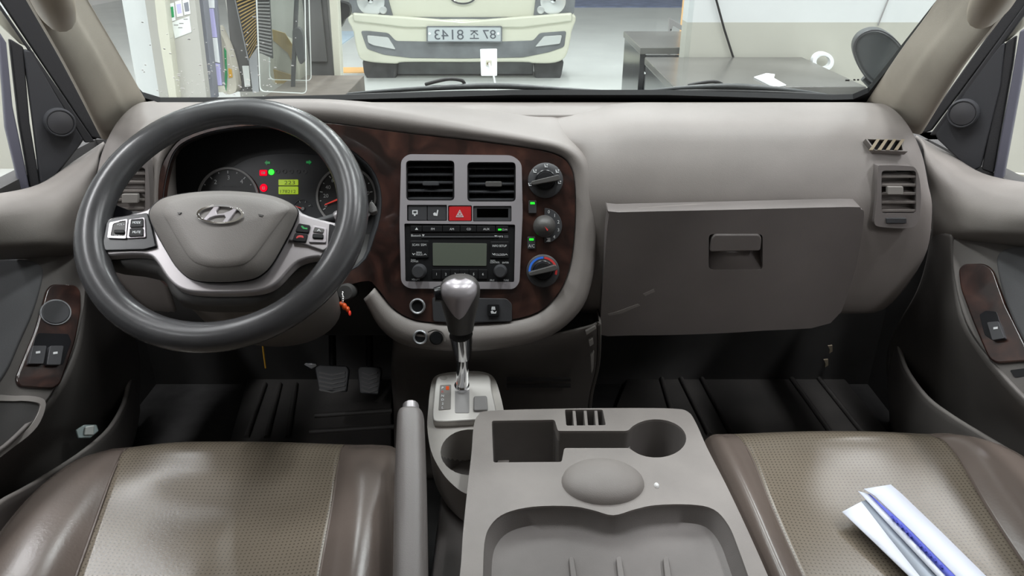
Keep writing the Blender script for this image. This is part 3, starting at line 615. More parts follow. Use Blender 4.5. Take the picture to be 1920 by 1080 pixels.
# ================================================================== steering wheel and column
WC = at(416, 425, .968)
WP = Plane(WC, elev=50)
SW = thing('steering_wheel', 'three spoke steering wheel with grey leather rim and silver trim', 'steering wheel', WC)
RO = (696 - 136) / 2 * WP.sc(416, 425) * .962; RT = .0182; RM = RO - RT; RB = WP.L(416, 406)[1]
N1, N2 = 72, 16; vs, fs = [], []
for i in range(N1):
    a = 2 * math.pi * i / N1
    th = RT * (1 + .10 * max(0, math.cos(a - math.radians(192))) ** 8 + .10 * max(0, math.cos(a - math.radians(-12))) ** 8)
    for k in range(N2):
        q = 2 * math.pi * k / N2; r = RM + th * 1.05 * math.cos(q); vs.append(WP.W(r * math.cos(a), RB + r * math.sin(a), th * .95 * math.sin(q)))
for i in range(N1):
    for k in range(N2):
        fs.append((i * N2 + k, ((i + 1) % N1) * N2 + k, ((i + 1) % N1) * N2 + (k + 1) % N2, i * N2 + (k + 1) % N2))
rim = mesh_obj('rim', vs, fs, 'rim', SW, angle=80); tag(rim, 'worn grey leather rim')
# spoke plate (silver) with black pods
sp_px = [(186, 448), (196, 420), (206, 408), (240, 402), (275, 392), (300, 380), (420, 372), (540, 380), (566, 398), (600, 410), (642, 422), (640, 445), (626, 486), (596, 482), (566, 488), (548, 500), (522, 528), (500, 541), (470, 547), (415, 549), (360, 547), (332, 538), (312, 520), (292, 490), (276, 478), (240, 476), (194, 478), (186, 466)]
prism('spoke', WP, cr(sp_px, 3), -.012, .004, 'silver_mid', SW, bevel=.005, seg=3)
prism('spoke_back', WP, cr([(180, 440), (280, 400), (420, 380), (560, 400), (650, 430), (640, 500), (560, 505), (500, 560), (415, 570), (330, 560), (290, 510), (185, 490)], 3), -.05, -.012, 'dash_dark', SW, bevel=.01, seg=2)
pL = prism('button_pod', WP, rnd([(199, 416), (212, 408), (276, 398), (286, 430), (293, 462), (270, 468), (196, 470), (192, 455)], 4), .002, .008, 'black_gloss', SW, bevel=.0015)
pR = prism('button_pod', WP, rnd([(561, 402), (574, 405), (624, 420), (618, 462), (606, 470), (555, 452), (540, 450)], 4), .002, .008, 'silver_mid', SW, bevel=.0015)
pR2 = prism('pod_edge', WP, rnd([(617, 419), (627, 422), (622, 486), (600, 480), (614, 462)], 3), .001, .0085, 'black_gloss', pR, bevel=.0015)
# left buttons
f1 = prism('button_frame', WP, rnd([(205, 417), (239, 410), (236, 447), (201, 446)], 3), .006, .0105, 'silver', pL, holes=[rnd([(212, 419), (236, 413), (234, 442), (207, 442)], 3)], bevel=.0008)
b1 = prism('rocker', WP, rnd([(212, 419), (236, 413), (234, 442), (207, 442)], 3), .004, .0098, 'knob_dark', pL, bevel=.001); prism('rocker_slot', WP, rnd(box_px(212, 430, 233, 437), 3), .0098, .0115, 'black', b1, bevel=.0006) if False else None
prism('rocker_ridge', WP, rnd(box_px(213, 430, 233, 437), 3), .008, .0125, 'black', pL, bevel=.001)
text(WP, 'VOL+', 226, 420.5, 15, 4.5, 'white_ink', pL, .0102); text(WP, 'VOL-', 221, 441, 14, 3.6, 'white_ink', pL, .0102)
f2 = prism('button_frame', WP, rnd([(241, 411), (271, 407), (273, 445), (237, 447)], 3), .006, .0100, 'silver', pL, bevel=.0008)
for pts, wd, v in (([(245, 411), (268, 409), (268, 425), (243, 426)], 'MODE', 417), ([(243, 428), (268, 427), (268, 442), (241, 443)], 'MUTE', 435)):
    prism('button', WP, rnd(pts, 2), .008, .0118, 'black', pL, bevel=.0006); text(WP, wd, 256, v, 15, 5, 'ink_bright', pL, .0121)
# right buttons
prism('button', WP, rnd([(560, 418), (582, 422), (578, 437), (553, 434)], 3), .006, .0105, 'black_gloss', pR, bevel=.0008)
prism('button', WP, rnd([(553, 436), (577, 438), (573, 454), (547, 451)], 3), .006, .0105, 'black_gloss', pR, bevel=.0008)
prism('icon', WP, [(564, 424), (568, 429), (576, 430), (576, 427), (571, 427), (567, 423)], .0105, .011, 'led_dim', pR, bevel=0); prism('icon', WP, cr([(556, 444), (561, 441), (568, 442), (569, 446), (565, 445), (560, 445), (556, 447)], 2), .0105, .011, 'led_red' if False else 'red_ink', pR, bevel=0)
prism('button_frame', WP, rnd([(586, 422), (612, 427), (611, 455), (578, 454)], 3), .006, .0105, 'silver', pR, bevel=.0008)
prism('rocker', WP, rnd([(590, 425), (608, 429), (606, 437), (586, 435)], 2), .008, .0118, 'knob_dark', pR, bevel=.0008); prism('rocker_ridge', WP, rnd([(586, 437), (606, 438), (606, 447), (585, 446)], 3), .008, .0128, 'black', pR, bevel=.001)
prism('icon', WP, [(594, 433), (598, 429), (602, 434), (600, 434), (598, 431.5), (596, 433.5)], .0118, .0123, 'white_ink', pR, bevel=0)
# airbag cover
oc = [(280, 402), (290, 383), (315, 369), (370, 360), (430, 358), (495, 364), (535, 376), (557, 393), (553, 415), (535, 452), (510, 495), (490, 515), (465, 525), (415, 529), (365, 525), (335, 505), (312, 470), (290, 430)]
ic = [(305, 400), (311, 385), (326, 377), (372, 367), (430, 365), (492, 371), (528, 381), (543, 391), (532, 408), (508, 440), (480, 478), (462, 494), (442, 500), (412, 502), (382, 499), (357, 486), (336, 455), (316, 420)]
prism('cover_gap', WP, cr([(u + (418 - u) * -.012, v + (440 - v) * -.012) for u, v in oc], 4), -.005, .006, 'black', SW, bevel=0)
o_, i_ = cr(oc, 4), cr(ic, 4); n = len(o_)
lay = [[WP.P(u, v, .002) for u, v in o_], [WP.P(u, v, .012) for u, v in o_], [WP.P(u * .93 + a * .07, v * .93 + b * .07, .0165) for (u, v), (a, b) in zip(o_, i_)], [WP.P(a, b, .0272) for (u, v), (a, b) in zip(o_, i_)]]
mesh_obj('airbag_cover', sum(lay, []), [(r * n + i, r * n + (i + 1) % n, (r + 1) * n + (i + 1) % n, (r + 1) * n + i) for r in range(3) for i in range(n)], 'hub', SW, angle=70)
cc = (418, 428); lay = [[WP.P(u + (cc[0] - u) * f, v + (cc[1] - v) * f, h) for u, v in i_] for f, h in ((-.002, .0272), (.035, .0295), (.25, .0320), (.6, .034), (.98, .035))]
cv = mesh_obj('cover_face', sum(lay, []), [(r * n + i, r * n + (i + 1) % n, (r + 1) * n + (i + 1) % n, (r + 1) * n + i) for r in range(4) for i in range(n)] + [tuple(4 * n + i for i in range(n))], 'hub', SW, angle=80)
EP = Plane(WP.P(412, 401, .0335), elev=50 + 4)
EX = lambda pts: [(340 + x / 13.5, 360 + y / 13.5) for x, y in pts]
em = ring('emblem', EP, 412.4, 401.4, 44.2, 17.8, 0, 0, .001, 'chrome', SW, n=8) if False else None
em = prism('emblem', EP, ell(412.4, 401.4, 44.2, 17.8, 44), -.004, .0035, 'chrome', SW, holes=[ell(412.4, 401.6, 39.4, 14.6, 44)], bevel=.0012); tag(em, 'oval chrome emblem with a slanted letter')
prism('emblem_letter', EP, EX([(545, 700), (690, 530), (825, 355), (965, 360), (885, 480), (905, 555), (1050, 535), (1200, 480), (1325, 405), (1425, 415), (1285, 600), (1150, 775), (1015, 785), (1115, 640), (1085, 585), (960, 590), (850, 605), (720, 650), (640, 715)]), -.004, .0032, 'silver', em, bevel=.001)
for pts in ([(332, 398), (340, 398), (337, 401), (334, 401)], [(484, 401), (494, 403), (492, 406), (486, 405)]): prism('horn_mark', WP, pts, .02, .0338, 'knob_dark', SW, bevel=0)

CO = thing('steering_column', 'dark steering column cover with stalks behind the wheel', 'steering column', WP.W(0, -.05, -.16))
rows = []
for h, sx, sy, off in ((-.045, .085, .05, -.005), (-.07, .10, .06, -.008), (-.13, .11, .066, -.012), (-.20, .11, .066, -.014), (-.27, .10, .058, -.010)):
    rows.append([WP.W(sx * math.cos(q) * (1 if abs(math.cos(q)) < .8 else .97), off + sy * math.sin(q), h) for q in [2 * math.pi * k / 12 for k in range(12)]])
loft('column_cover', rows, 'dash_low', CO, nu=3, nv=4, closed=True, thick=.003, cap=True)
# stalks
sl = tube('stalk', [WP.P(u, v, -.03) for u, v in cr([(300, 415), (262, 408), (236, 404)], 3, False)], .007, 'switch', CO)
prism('stalk_grip', WP, rnd([(201, 412), (212, 386), (217, 384), (252, 398), (262, 405), (240, 412), (205, 418)], 4), -.034, -.018, 'black_gloss', CO, bevel=.004, seg=3)
tube('stalk', [WP.P(u, v, -.03) for u, v in cr([(540, 430), (600, 418), (650, 402)], 3, False)], .007, 'switch', CO)
tube('stalk_grip', [WP.P(u, v, -.030) for u, v in cr([(628, 410), (645, 404), (662, 397)], 3, False)], [.008, .0095, .0095, .0095, .0095, .0095, .008], 'silver_mid', CO)
prism('stalk_paddle', WP, rnd([(692, 380), (697, 376), (706, 388), (707, 396), (696, 400), (690, 396)], 3), -.034, -.026, 'knob_dark', CO, bevel=.002)
lathe('ignition_lock', TP, 648, 548, [(16, -.02), (16, .02), (13, .024), (3, .024)], 'dash_dark', CO, h0=.02, seg=20)

KY = thing('key_charm', 'small orange charm hanging from the ignition key', 'keychain', TP.P(645, 590, .035))
tube('chain', [TP.P(u, v, .035) for u, v in cr([(643, 545), (642, 552), (643, 560), (642, 567)], 4, False)], [.0022, .0012] * 6 + [.0022], 'chrome', KY, seg=8)
ring('key_ring', TP, 643, 560, 3.5, 4, 1, .034, .036, 'chrome', KY, n=16)
for u, v, rx, ry, m_ in ((640, 570, 7, 5, 'orange'), (646, 575, 5, 7, 'orange'), (652, 580, 4, 6, 'orange'), (656, 587, 2.5, 5, 'needle'), (635, 572, 3, 5, 'orange')): dome('bead', TP, u, v, rx, ry, .005, m_, KY, h0=.033, rings=4, n=12)

# pedals
for nm, px, y, lab in (('brake_pedal', [(590, 690), (600, 684), (650, 686), (655, 694), (650, 735), (598, 733)], 1.36, 'black brake pedal in the dark driver footwell'), ('accelerator_pedal', [(670, 692), (676, 686), (712, 688), (716, 694), (710, 740), (674, 738)], 1.38, 'ribbed accelerator pedal right of the brake pedal')):
    pp = Plane(atY(px[0][0], 710, y), elev=35); t = thing(nm, lab, 'pedal', pp.P(px[0][0], px[0][1], 0))
    prism('pad', pp, rnd(px, 4), -.01, 0, 'switch', t, bevel=.003)
    c = pp.P(sum(p[0] for p in px) / len(px), 690, -.01); tube('arm', [c, c + V((0, .05, .12)), c + V((0, .09, .28))], .008, 'black', t)
    u0, u1 = px[0][0] + 8, px[3][0] - 8
    for k in range(5):
        v = 697 + k * 8; prism('tread', pp, [(u0, v), ((u0 + u1) / 2, v + 5), (u1, v), (u1, v + 3), ((u0 + u1) / 2, v + 8), (u0, v + 3)], 0, .002, 'knob_dark', t, bevel=0)
lk = prism('column_clip', Plane(atY(582, 683, 1.2), elev=20), [(570, 684), (572, 681), (592, 682), (594, 686), (584, 692)], -.004, .003, 'steel', None, bevel=.001); tag(lk, 'small shiny metal bracket hanging under the steering column', 'bracket')
wr_ = tube('loose_wire', [atY(u, v, 1.15) for u, v in cr([(492, 640), (494, 660), (496, 675), (498, 690)], 3, False)], .0016, 'amber', None, seg=6); tag(wr_, 'thin loose wire dangling below the steering wheel', 'wire')

# floor mats
def mat_obj(px, label, ribs):
    fp = Plane(V((0, 0, .002)), n=V((0, 0, 1)), up=V((0, -1, 0)) * -1)
    t = thing('floor_mat', label, 'mat', fp.P(sum(p[0] for p in px) / len(px), sum(p[1] for p in px) / len(px), 0))
    prism('mat_base', fp, rnd(px, 12), 0, .012, 'mat', t, bevel=.004)
    for a, b in ribs:
        pa, pb = fp.P(*a, .014), fp.P(*b, .014); tube('rib', [pa, pa.lerp(pb, .5), pb], .006, 'mat', t, seg=8)
    return t
FPL = Plane(V((0, 0, .002)), n=V((0, 0, 1)), up=V((0, 1, 0)))
mat_obj([(420, 860), (470, 690), (735, 690), (735, 860)], 'dark rubber floor mat in the driver footwell', [((462, 820), (497, 720)), ((500, 820), (525, 720)), ((540, 820), (555, 720)), ((580, 810), (740, 800)), ((590, 780), (735, 770))])
mat_obj([(1120, 850), (1190, 672), (1560, 680), (1700, 850)], 'dark rubber floor mat in the passenger footwell', [((1330, 815), (1262, 680)), ((1372, 815), (1300, 680)), ((1272, 815), (1232, 680)), ((1560, 815), (1470, 690)), ((1620, 815), (1520, 690))])
for (u, v), lab in (((1557, 656), 'upper pale scrap on the dark bulkhead carpet'), ((1549, 682), 'lower pale scrap on the dark bulkhead carpet')):
    o = prism('scrap', Plane(atY(u, v, 1.505), elev=0), [(u - 4, v - 7), (u + 4, v - 8), (u + 4, v + 3), (u - 2, v + 7), (u - 1, v)], 0, .004, 'dirt', None, bevel=0); tag(o, lab, 'scrap')

# ================================================================== gear selector
GPL = Plane(atZ(860, 750, .300), n=V((0, -.26, .97)), up=V((0, 0, 1)))
G = thing('gear_selector', 'automatic gear selector with dark knob on a silver gate plate', 'gear lever', GPL.P(865, 760, -.2))
body = cr([(806, 735), (812, 710), (830, 700), (870, 696), (905, 697), (926, 708), (938, 740), (948, 790), (955, 860), (940, 910), (900, 925), (872, 925), (845, 905), (825, 880), (808, 845), (801, 800), (803, 765)], 4)
hol = ell(882, 848, 56, 43, 30)
prism('housing', GPL, body, -.09, -.010, 'gear_body', G, holes=[hol], bevel=.012, seg=3)
wv = [GPL.P(u, v, -.018) for u, v in hol]; nb = len(wv); wb = [GPL.P(u, v, -.018) - GPL.n * .075 for u, v in ell(882, 848, 48, 37, 30)]
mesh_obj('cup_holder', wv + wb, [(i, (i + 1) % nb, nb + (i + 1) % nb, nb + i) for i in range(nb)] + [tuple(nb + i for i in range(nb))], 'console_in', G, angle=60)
prism('gate_plate', GPL, cr([(812, 755), (817, 715), (826, 704), (870, 699), (905, 700), (918, 706), (922, 730), (930, 770), (925, 783), (870, 788), (822, 790), (811, 782)], 4), -.012, .004, 'gear_plate', G, bevel=.003, seg=3)
prism('gear_slot', GPL, rnd(box_px(853, 716, 880, 774), 3), .004, .0048, 'gauge_ring', G, bevel=0)
gi = prism('gear_indicator', GPL, rnd([(825, 722), (846, 721), (845, 767), (822, 769)], 2), .003, .0048, 'hub', G, bevel=0)
for k, wd in enumerate(('P', 'R', 'N', 'D', '2', 'L')): text(GPL, wd, 830, 727 + k * 7.4, None, 5, 'ink_bright' if k != 1 else 'red_ink', gi, .0052)
prism('indicator_lamp', GPL, box_px(836, 724, 842, 731), .0048, .0052, 'orange', gi, bevel=0)
prism('button', GPL, rnd([(888, 742), (913, 741), (915, 768), (888, 769)], 4), .003, .009, 'gauge_ring', G, bevel=.002)
prism('release_cover', GPL, ell(832, 708, 7, 4, 18), .004, .0047, 'gear_body', G, bevel=0)
base = GPL.P(867, 728, .0)
def LV_(u, v, y): return atY(u, v, y)
pth = [atY(866, 745, base.y - .004), atY(867, 700, base.y - .010), atY(868, 660, base.y - .018)]
yb = base.y
tube('lever_shaft', [atY(866, 738, yb), atY(867, 700, yb - .012), atY(868, 650, yb - .025)], .0105, 'chrome', G, seg=16)
tube('boot_ring', [atY(866, 742, yb - .001), atY(866, 722, yb - .006)], [.013, .0125], 'chrome', G, seg=16)
tube('chrome_collar', [atY(868, 668, yb - .021), atY(866, 645, yb - .028), atY(864, 626, yb - .034)], [.0135, .0165, .0185], 'chrome', G, seg=20)
KP = Plane(atY(864, 570, yb - .048), elev=14)
# knob: stacked elliptical sections
sec = [(864, 618, .0195, .0195), (863, 598, .0225, .024), (863, 576, .0265, .029), (862, 554, .0300, .032), (862, 541, .0300, .032), (862, 530, .0265, .028), (863, 523.5, .019, .020), (863, 521, .006, .008)]
rows = []
for k, (u, v, rx, ry) in enumerate(sec):
    c = atY(u, v, yb - .034 - .012 * min(k, 4) / 4); rows.append([c + V((rx * math.cos(q), ry * math.sin(q), 0)) for q in [2 * math.pi * j / 14 for j in range(14)]])
loft('knob', rows, 'knob_dark', G, nu=3, nv=4, closed=True, thick=0, cap=True)
KC = []
for k, (u, v, rx, ry) in enumerate(sec): KC.append((*atY(u, v, yb - .034 - .012 * min(k, 4) / 4), rx, ry))
def knob_at(sv):
    k = min(int(sv), len(KC) - 2); f = sv - k; a = KC[max(k - 1, 0)]; b = KC[k]; c = KC[k + 1]; d_ = KC[min(k + 2, len(KC) - 1)]
    return [.5 * (2 * q + (r - p) * f + (2 * p - 5 * q + 4 * r - t) * f * f + (3 * q - p - 3 * r + t) * f ** 3) for p, q, r, t in zip(a, b, c, d_)]
lay = []
for r in range(23):
    f = r / 22; sv = 1.75 + (6.9 - 1.75) * f; x, y, z, rx, ry = knob_at(sv); wth = math.radians(66) * min(1, (f / .62)) ** .62 if f < .62 else math.radians(66)
    lay.append([V((x + (rx + .0012) * math.sin(wth * t), y - (ry + .0012) * math.cos(wth * t), z + .0012 * f)) for t in [-1 + q / 8 for q in range(17)]])
kc = mesh_obj('knob_cap', sum(lay, []), [(r * 17 + i, r * 17 + i + 1, r * 17 + 18 + i, r * 17 + 17 + i) for r in range(22) for i in range(16)], 'silver', G, angle=80, solid=.0016, soff=0); tag(kc, 'silver shield on the knob')
cb = atY(826, 551, yb - .05); tube('shift_button', [cb + V((.022, .01, 0)), cb, cb - V((.009, .002, 0))], [.0125, .0125, .0105], 'black_gloss', G, seg=16)

# ================================================================== parking brake
hb0, hb1 = at(770, 778, 1.0), at(770, 1100, .80)
B = thing('parking_brake', 'grey plastic parking brake lever between driver seat and console', 'handbrake', V((hb1.x, hb1.y, .165)))
ax = (hb1 - hb0).normalized(); sx_ = V((1, 0, 0)); nn = ax.cross(sx_).normalized(); nn = nn if nn.z > 0 else -nn
rows = []
for t, wv_, hv in ((0, .0135, .015), (.02, .0165, .018), (.12, .0175, .019), (.5, .0185, .020), (1, .018, .022), (1.25, .017, .022)):
    c = hb0 + (hb1 - hb0) * t; rows.append([c + sx_ * (wv_ * x) + nn * (hv * y) for x, y in ((-1, -.5), (-1, .5), (-.55, 1), (.55, 1), (1, .5), (1, -.5), (.6, -1), (-.6, -1))])
loft('grip', rows, 'lever', B, nu=3, nv=3, closed=True, thick=0, cap=True)
tube('release_button', [hb0 + ax * .01, hb0 - ax * .008, hb0 - ax * .017, hb0 - ax * .019], [.0115, .0115, .011, .008], 'silver_mid', B, seg=14)
c = hb0 + (hb1 - hb0) * 1.2; tube('lever_arm', [c, c + V((0, -.05, -.06)), V((c.x, c.y - .08, .16))], .014, 'black', B)

# ================================================================== centre console (folded middle seat back)
CZ = .335
CPL = Plane(V((0, .8, CZ)), n=V((0, 0, 1)), up=V((0, 1, 0))); CPL.x = V((1, 0, 0)); CPL.y = V((0, 1, 0))
C = thing('center_console', 'grey plastic console with cup holder, bins and shallow tray between the seats', 'console', CPL.P(1120, 950, -.17))
outl = cr([(884, 850), (888, 800), (897, 778), (920, 770), (1060, 766), (1180, 765), (1260, 766), (1290, 772), (1306, 795), (1326, 840), (1362, 910), (1400, 990), (1440, 1080), (1490, 1200), (1480, 1330), (1150, 1340), (830, 1330), (842, 1200), (862, 1080), (868, 1000), (876, 920)], 4)
binh = rnd([(922, 789), (1040, 787), (1046, 808), (1172, 808)] + ell(1230, 822, 57, 36, 20, 205, 500) + [(1180, 840), (1058, 840), (1053, 866), (925, 867)], 4)
coin = rnd([(1059, 768), (1130, 768), (1136, 797), (1062, 798)], 3)
tray = cr([(904, 1100), (908, 1020), (920, 985), (948, 962), (1000, 950), (1070, 949), (1110, 956), (1150, 966), (1190, 955), (1230, 947), (1295, 946), (1338, 955), (1366, 985), (1385, 1030), (1410, 1100), (1438, 1180), (1430, 1290), (1150, 1300), (890, 1290), (890, 1180)], 4)
prism('top', CPL, outl, -.018, 0, 'console', C, holes=[binh, coin, tray], bevel=.005, seg=3)
ob = CPL.LL(outl, 0); nb = len(ob); cxy = (sum(a for a, b in ob) / nb, sum(b for a, b in ob) / nb)
vsd = [CPL.W(a + (cxy[0] - a) * f, b + (cxy[1] - b) * f, h) for f, h in ((.012, -.006), (.0, -.02), (-.015, -.06), (-.01, -.17)) for a, b in ob]
mesh_obj('side_shell', vsd, [(r * nb + i, r * nb + (i + 1) % nb, (r + 1) * nb + (i + 1) % nb, (r + 1) * nb + i) for r in range(3) for i in range(nb)], 'console', C, angle=50)
def well(name, px, depth, mat, shrink=.03, top=-.004):
    l = CPL.LL(px, 0); k = len(l); c0 = (sum(a for a, b in l) / k, sum(b for a, b in l) / k)
    vs = [CPL.W(a, b, top) for a, b in l] + [CPL.W(a + (c0[0] - a) * shrink * .6, b + (c0[1] - b) * shrink * .6, -depth * .85) for a, b in l] + [CPL.W(a + (c0[0] - a) * shrink * 1.6, b + (c0[1] - b) * shrink * 1.6, -depth) for a, b in l]
    return mesh_obj(name, vs, [(r * k + i, r * k + (i + 1) % k, (r + 1) * k + (i + 1) % k, (r + 1) * k + i) for r in range(2) for i in range(k)] + [tuple(2 * k + i for i in range(k))], mat, C, angle=50)
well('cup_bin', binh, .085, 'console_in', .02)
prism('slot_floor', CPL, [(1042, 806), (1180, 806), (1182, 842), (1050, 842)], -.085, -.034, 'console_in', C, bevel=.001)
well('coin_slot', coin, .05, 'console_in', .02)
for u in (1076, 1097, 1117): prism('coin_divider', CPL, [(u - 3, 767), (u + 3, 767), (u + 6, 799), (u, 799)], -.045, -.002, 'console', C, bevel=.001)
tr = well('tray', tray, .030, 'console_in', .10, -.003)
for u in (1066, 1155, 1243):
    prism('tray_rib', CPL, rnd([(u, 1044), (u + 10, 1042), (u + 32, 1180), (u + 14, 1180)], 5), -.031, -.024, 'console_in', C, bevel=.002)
dome('palm_bump', CPL, 1130, 905, 78, 42, .020, 'console', C, h0=-.001)
st = prism('straw', CPL, [(940, 845), (1030, 842), (1033, 846), (940, 849)], -.083, -.080, 'dirt', None, bevel=0); tag(st, 'thin dry straw lying in the square console bin', 'straw')
cm = dome('paper_crumb', CPL, 1231, 911, 5, 5, .004, 'crumb', None, h0=0, rings=3, n=7); tag(cm, 'tiny white crumb on the grey console top', 'crumb')

# ================================================================== seats
def seat(name_label, cols, zc, front, parts, seams=(4, 8)):
    """cols: for each row v -> list of (u, z); panels share seam columns"""
    t = thing('seat_cushion', name_label, 'seat', (atZ(*front, .05)))
    for nm, mat, idx in parts:
        rows = []
        for r in cols: rows.append([atZ(u, v, .31) + V((0, dy, dz)) for u, v, dz, dy in [r[i] for i in idx]])
        loft(nm, rows, mat, t, nu=6, nv=6, thick=.004)
    for si in seams:
        tube('seam', [V(p) for p in cr([atZ(r[si][0], r[si][1], .31) + V((0, r[si][3], r[si][2] + .002)) for r in cols[2:]], 5, False)], .0018, 'leather_side', t, seg=6)
    return t
# each row: outer bottom, outer side, bolster crest, inner bolster, seam | centre columns | seam, bolster..., outer
def drow(v, us, hs, dy=0): return [(u, vv if not isinstance(v, (int, float)) else v, h, dy) for (u, vv), h in zip([(a if isinstance(a, tuple) else (a, v)) for a in us], hs)]
drv = [
 drow(838, [100, 130, 160, 190, 232, 320, 430, 540, 640, 668, 700, 735, 752, 756], [-.2, -.2, -.2, -.2, -.2, -.2, -.2, -.2, -.2, -.2, -.2, -.2, -.2, -.22], .035),
 drow(838, [100, 130, 160, 190, 232, 320, 430, 540, 640, 668, 700, 735, 752, 756], [-.12, -.10, -.07, -.05, -.045, -.04, -.04, -.04, -.04, -.04, -.04, -.045, -.07, -.12], .030),
 drow(845, [70, 105, 150, 192, 232, 320, 430, 540, 640, 668, 700, 735, 754, 758], [-.12, -.06, -.02, -.006, -.004, .006, .008, .006, .000, .000, .000, -.006, -.04, -.12], .004),
 drow(890, [0, 45, 110, 175, 216, 315, 430, 540, 634, 662, 697, 732, 752, 756], [-.14, -.06, .002, .010, .004, .006, .006, .006, .006, .016, .016, .006, -.04, -.14], 0),
 drow(960, [-80, -25, 55, 140, 192, 300, 420, 535, 624, 652, 690, 728, 750, 755], [-.15, -.06, .014, .018, .006, -.004, -.008, -.002, .006, .018, .020, .006, -.05, -.15], 0),
 drow(1080, [-180, -120, -20, 85, 150, 280, 410, 520, 603, 634, 676, 722, 748, 754], [-.15, -.06, .022, .026, .006, -.002, -.004, .0, .006, .020, .024, .006, -.05, -.15], 0),
 drow(1300, [-360, -290, -160, -20, 70, 240, 380, 500, 568, 602, 650, 700, 730, 740], [-.15, -.06, .022, .026, .006, .0, .0, .0, .006, .020, .024, .006, -.05, -.15], 0)]
seat('brown leather driver seat cushion with perforated centre panel', drv, .31, (430, 900), [('side_bolster', 'leather_side', range(0, 5)), ('perforated_panel', 'leather_perf', range(4, 9)), ('side_bolster', 'leather_side', range(8, 14))])
pas = [
 drow(818, [1300, 1315, 1340, 1365, 1382, 1480, 1580, 1670, 1755, 1785, 1815, 1850, 1880, 1900], [-.2] * 14, .035),
 drow(818, [1300, 1315, 1340, 1365, 1382, 1480, 1580, 1670, 1755, 1785, 1815, 1850, 1880, 1900], [-.12, -.07, -.045, -.04, -.04, -.04, -.04, -.04, -.04, -.04, -.045, -.06, -.10, -.15], .030),
 drow(824, [1296, 1316, 1340, 1366, 1384, 1480, 1580, 1670, 1757, 1790, 1822, 1860, 1900, 1925], [-.12, -.04, -.002, .0, .0, .006, .008, .006, .0, .004, -.002, -.02, -.07, -.13], .004),
 drow(860, [1312, 1330, 1356, 1384, 1406, 1500, 1600, 1700, 1791, 1830, 1880, 1930, 1975, 2010], [-.14, -.04, .008, .008, .004, .005, .005, .006, .006, .018, .014, -.006, -.06, -.14], 0),
 drow(955, [1350, 1368, 1396, 1424, 1444, 1540, 1650, 1750, 1845, 1890, 1950, 2010, 2070, 2110], [-.15, -.04, .012, .014, .004, -.003, -.005, .0, .006, .020, .020, .002, -.06, -.15], 0),
 drow(1080, [1400, 1420, 1446, 1478, 1498, 1600, 1720, 1830, 1925, 1975, 2045, 2120, 2190, 2230], [-.15, -.04, .014, .016, .004, .0, .0, .0, .006, .022, .024, .004, -.06, -.15], 0),
 drow(1300, [1480, 1505, 1540, 1580, 1604, 1720, 1850, 1980, 2080, 2140, 2220, 2310, 2390, 2440], [-.15, -.04, .014, .016, .004, .0, .0, .0, .006, .022, .024, .004, -.06, -.15], 0)]
seat('brown leather passenger seat cushion carrying folded leaflets', pas, .31, (1570, 880), [('side_bolster', 'leather_side', range(0, 5)), ('perforated_panel', 'leather_perf', range(4, 9)), ('side_bolster', 'leather_side', range(8, 14))])
# folded leaflet
LZ = Plane(V((.4, .75, .325)), n=V((0, 0, 1)), up=V((0, 1, 0))); LZ.x = V((1, 0, 0)); LZ.y = V((0, 1, 0))
LF = thing('folded_leaflet', 'white folded leaflet with a blue stripe on the passenger seat', 'leaflet', LZ.P(1680, 1000, 0))
def strip(nm, pa, pb, ha, hb, mat, th=.0012):
    """sheet between two edges, each a list of px; heights ha / hb above the seat"""
    A = [LZ.P(u, v, ha) for u, v in pa]; Bq = [LZ.P(u, v, hb) for u, v in pb]; n = len(A)
    return mesh_obj(nm, A + Bq, [(i, i + 1, n + i + 1, n + i) for i in range(n - 1)], mat, LF, solid=th, soff=0)
strip('lower_sheet', [(1579, 960), (1640, 1018), (1704, 1080), (1760, 1135)], [(1615, 941), (1668, 1010), (1724, 1080), (1775, 1145)], .002, .004, 'paper')
strip('fold_shade', [(1615, 941), (1668, 1010), (1724, 1080), (1775, 1145)], [(1626, 937), (1690, 1008), (1760, 1080), (1815, 1140)], .004, .007, 'paper_grey')
strip('middle_sheet', [(1609, 921), (1680, 998), (1757, 1080), (1815, 1140)], [(1630, 927), (1700, 998), (1776, 1080), (1835, 1140)], .010, .013, 'paper')
bs = strip('blue_stripe', [(1628, 926), (1697, 998), (1774, 1080), (1833, 1140)], [(1634, 929), (1712, 998), (1793, 1080), (1852, 1140)], .0135, .016, 'paper_blue')
strip('upper_sheet', [(1620, 917), (1640, 930), (1711, 998), (1792, 1080), (1850, 1140)], [(1670, 909), (1690, 926), (1765, 998), (1848, 1080), (1905, 1140)], .0165, .012, 'paper')
for k, f in enumerate((.28, .33, .39, .45, .50, .62, .68, .74, .80, .88)):
    u = 1630 + (1784 - 1630) * f; v = 927 + (1080 - 927) * f
    prism('stripe_print', LZ, [(u - 3.5, v - 2.5), (u + 1, v - 3), (u + 3.5, v + 3), (u - .5, v + 3)], .0158, .0166, 'paper_ink', LF, bevel=0)

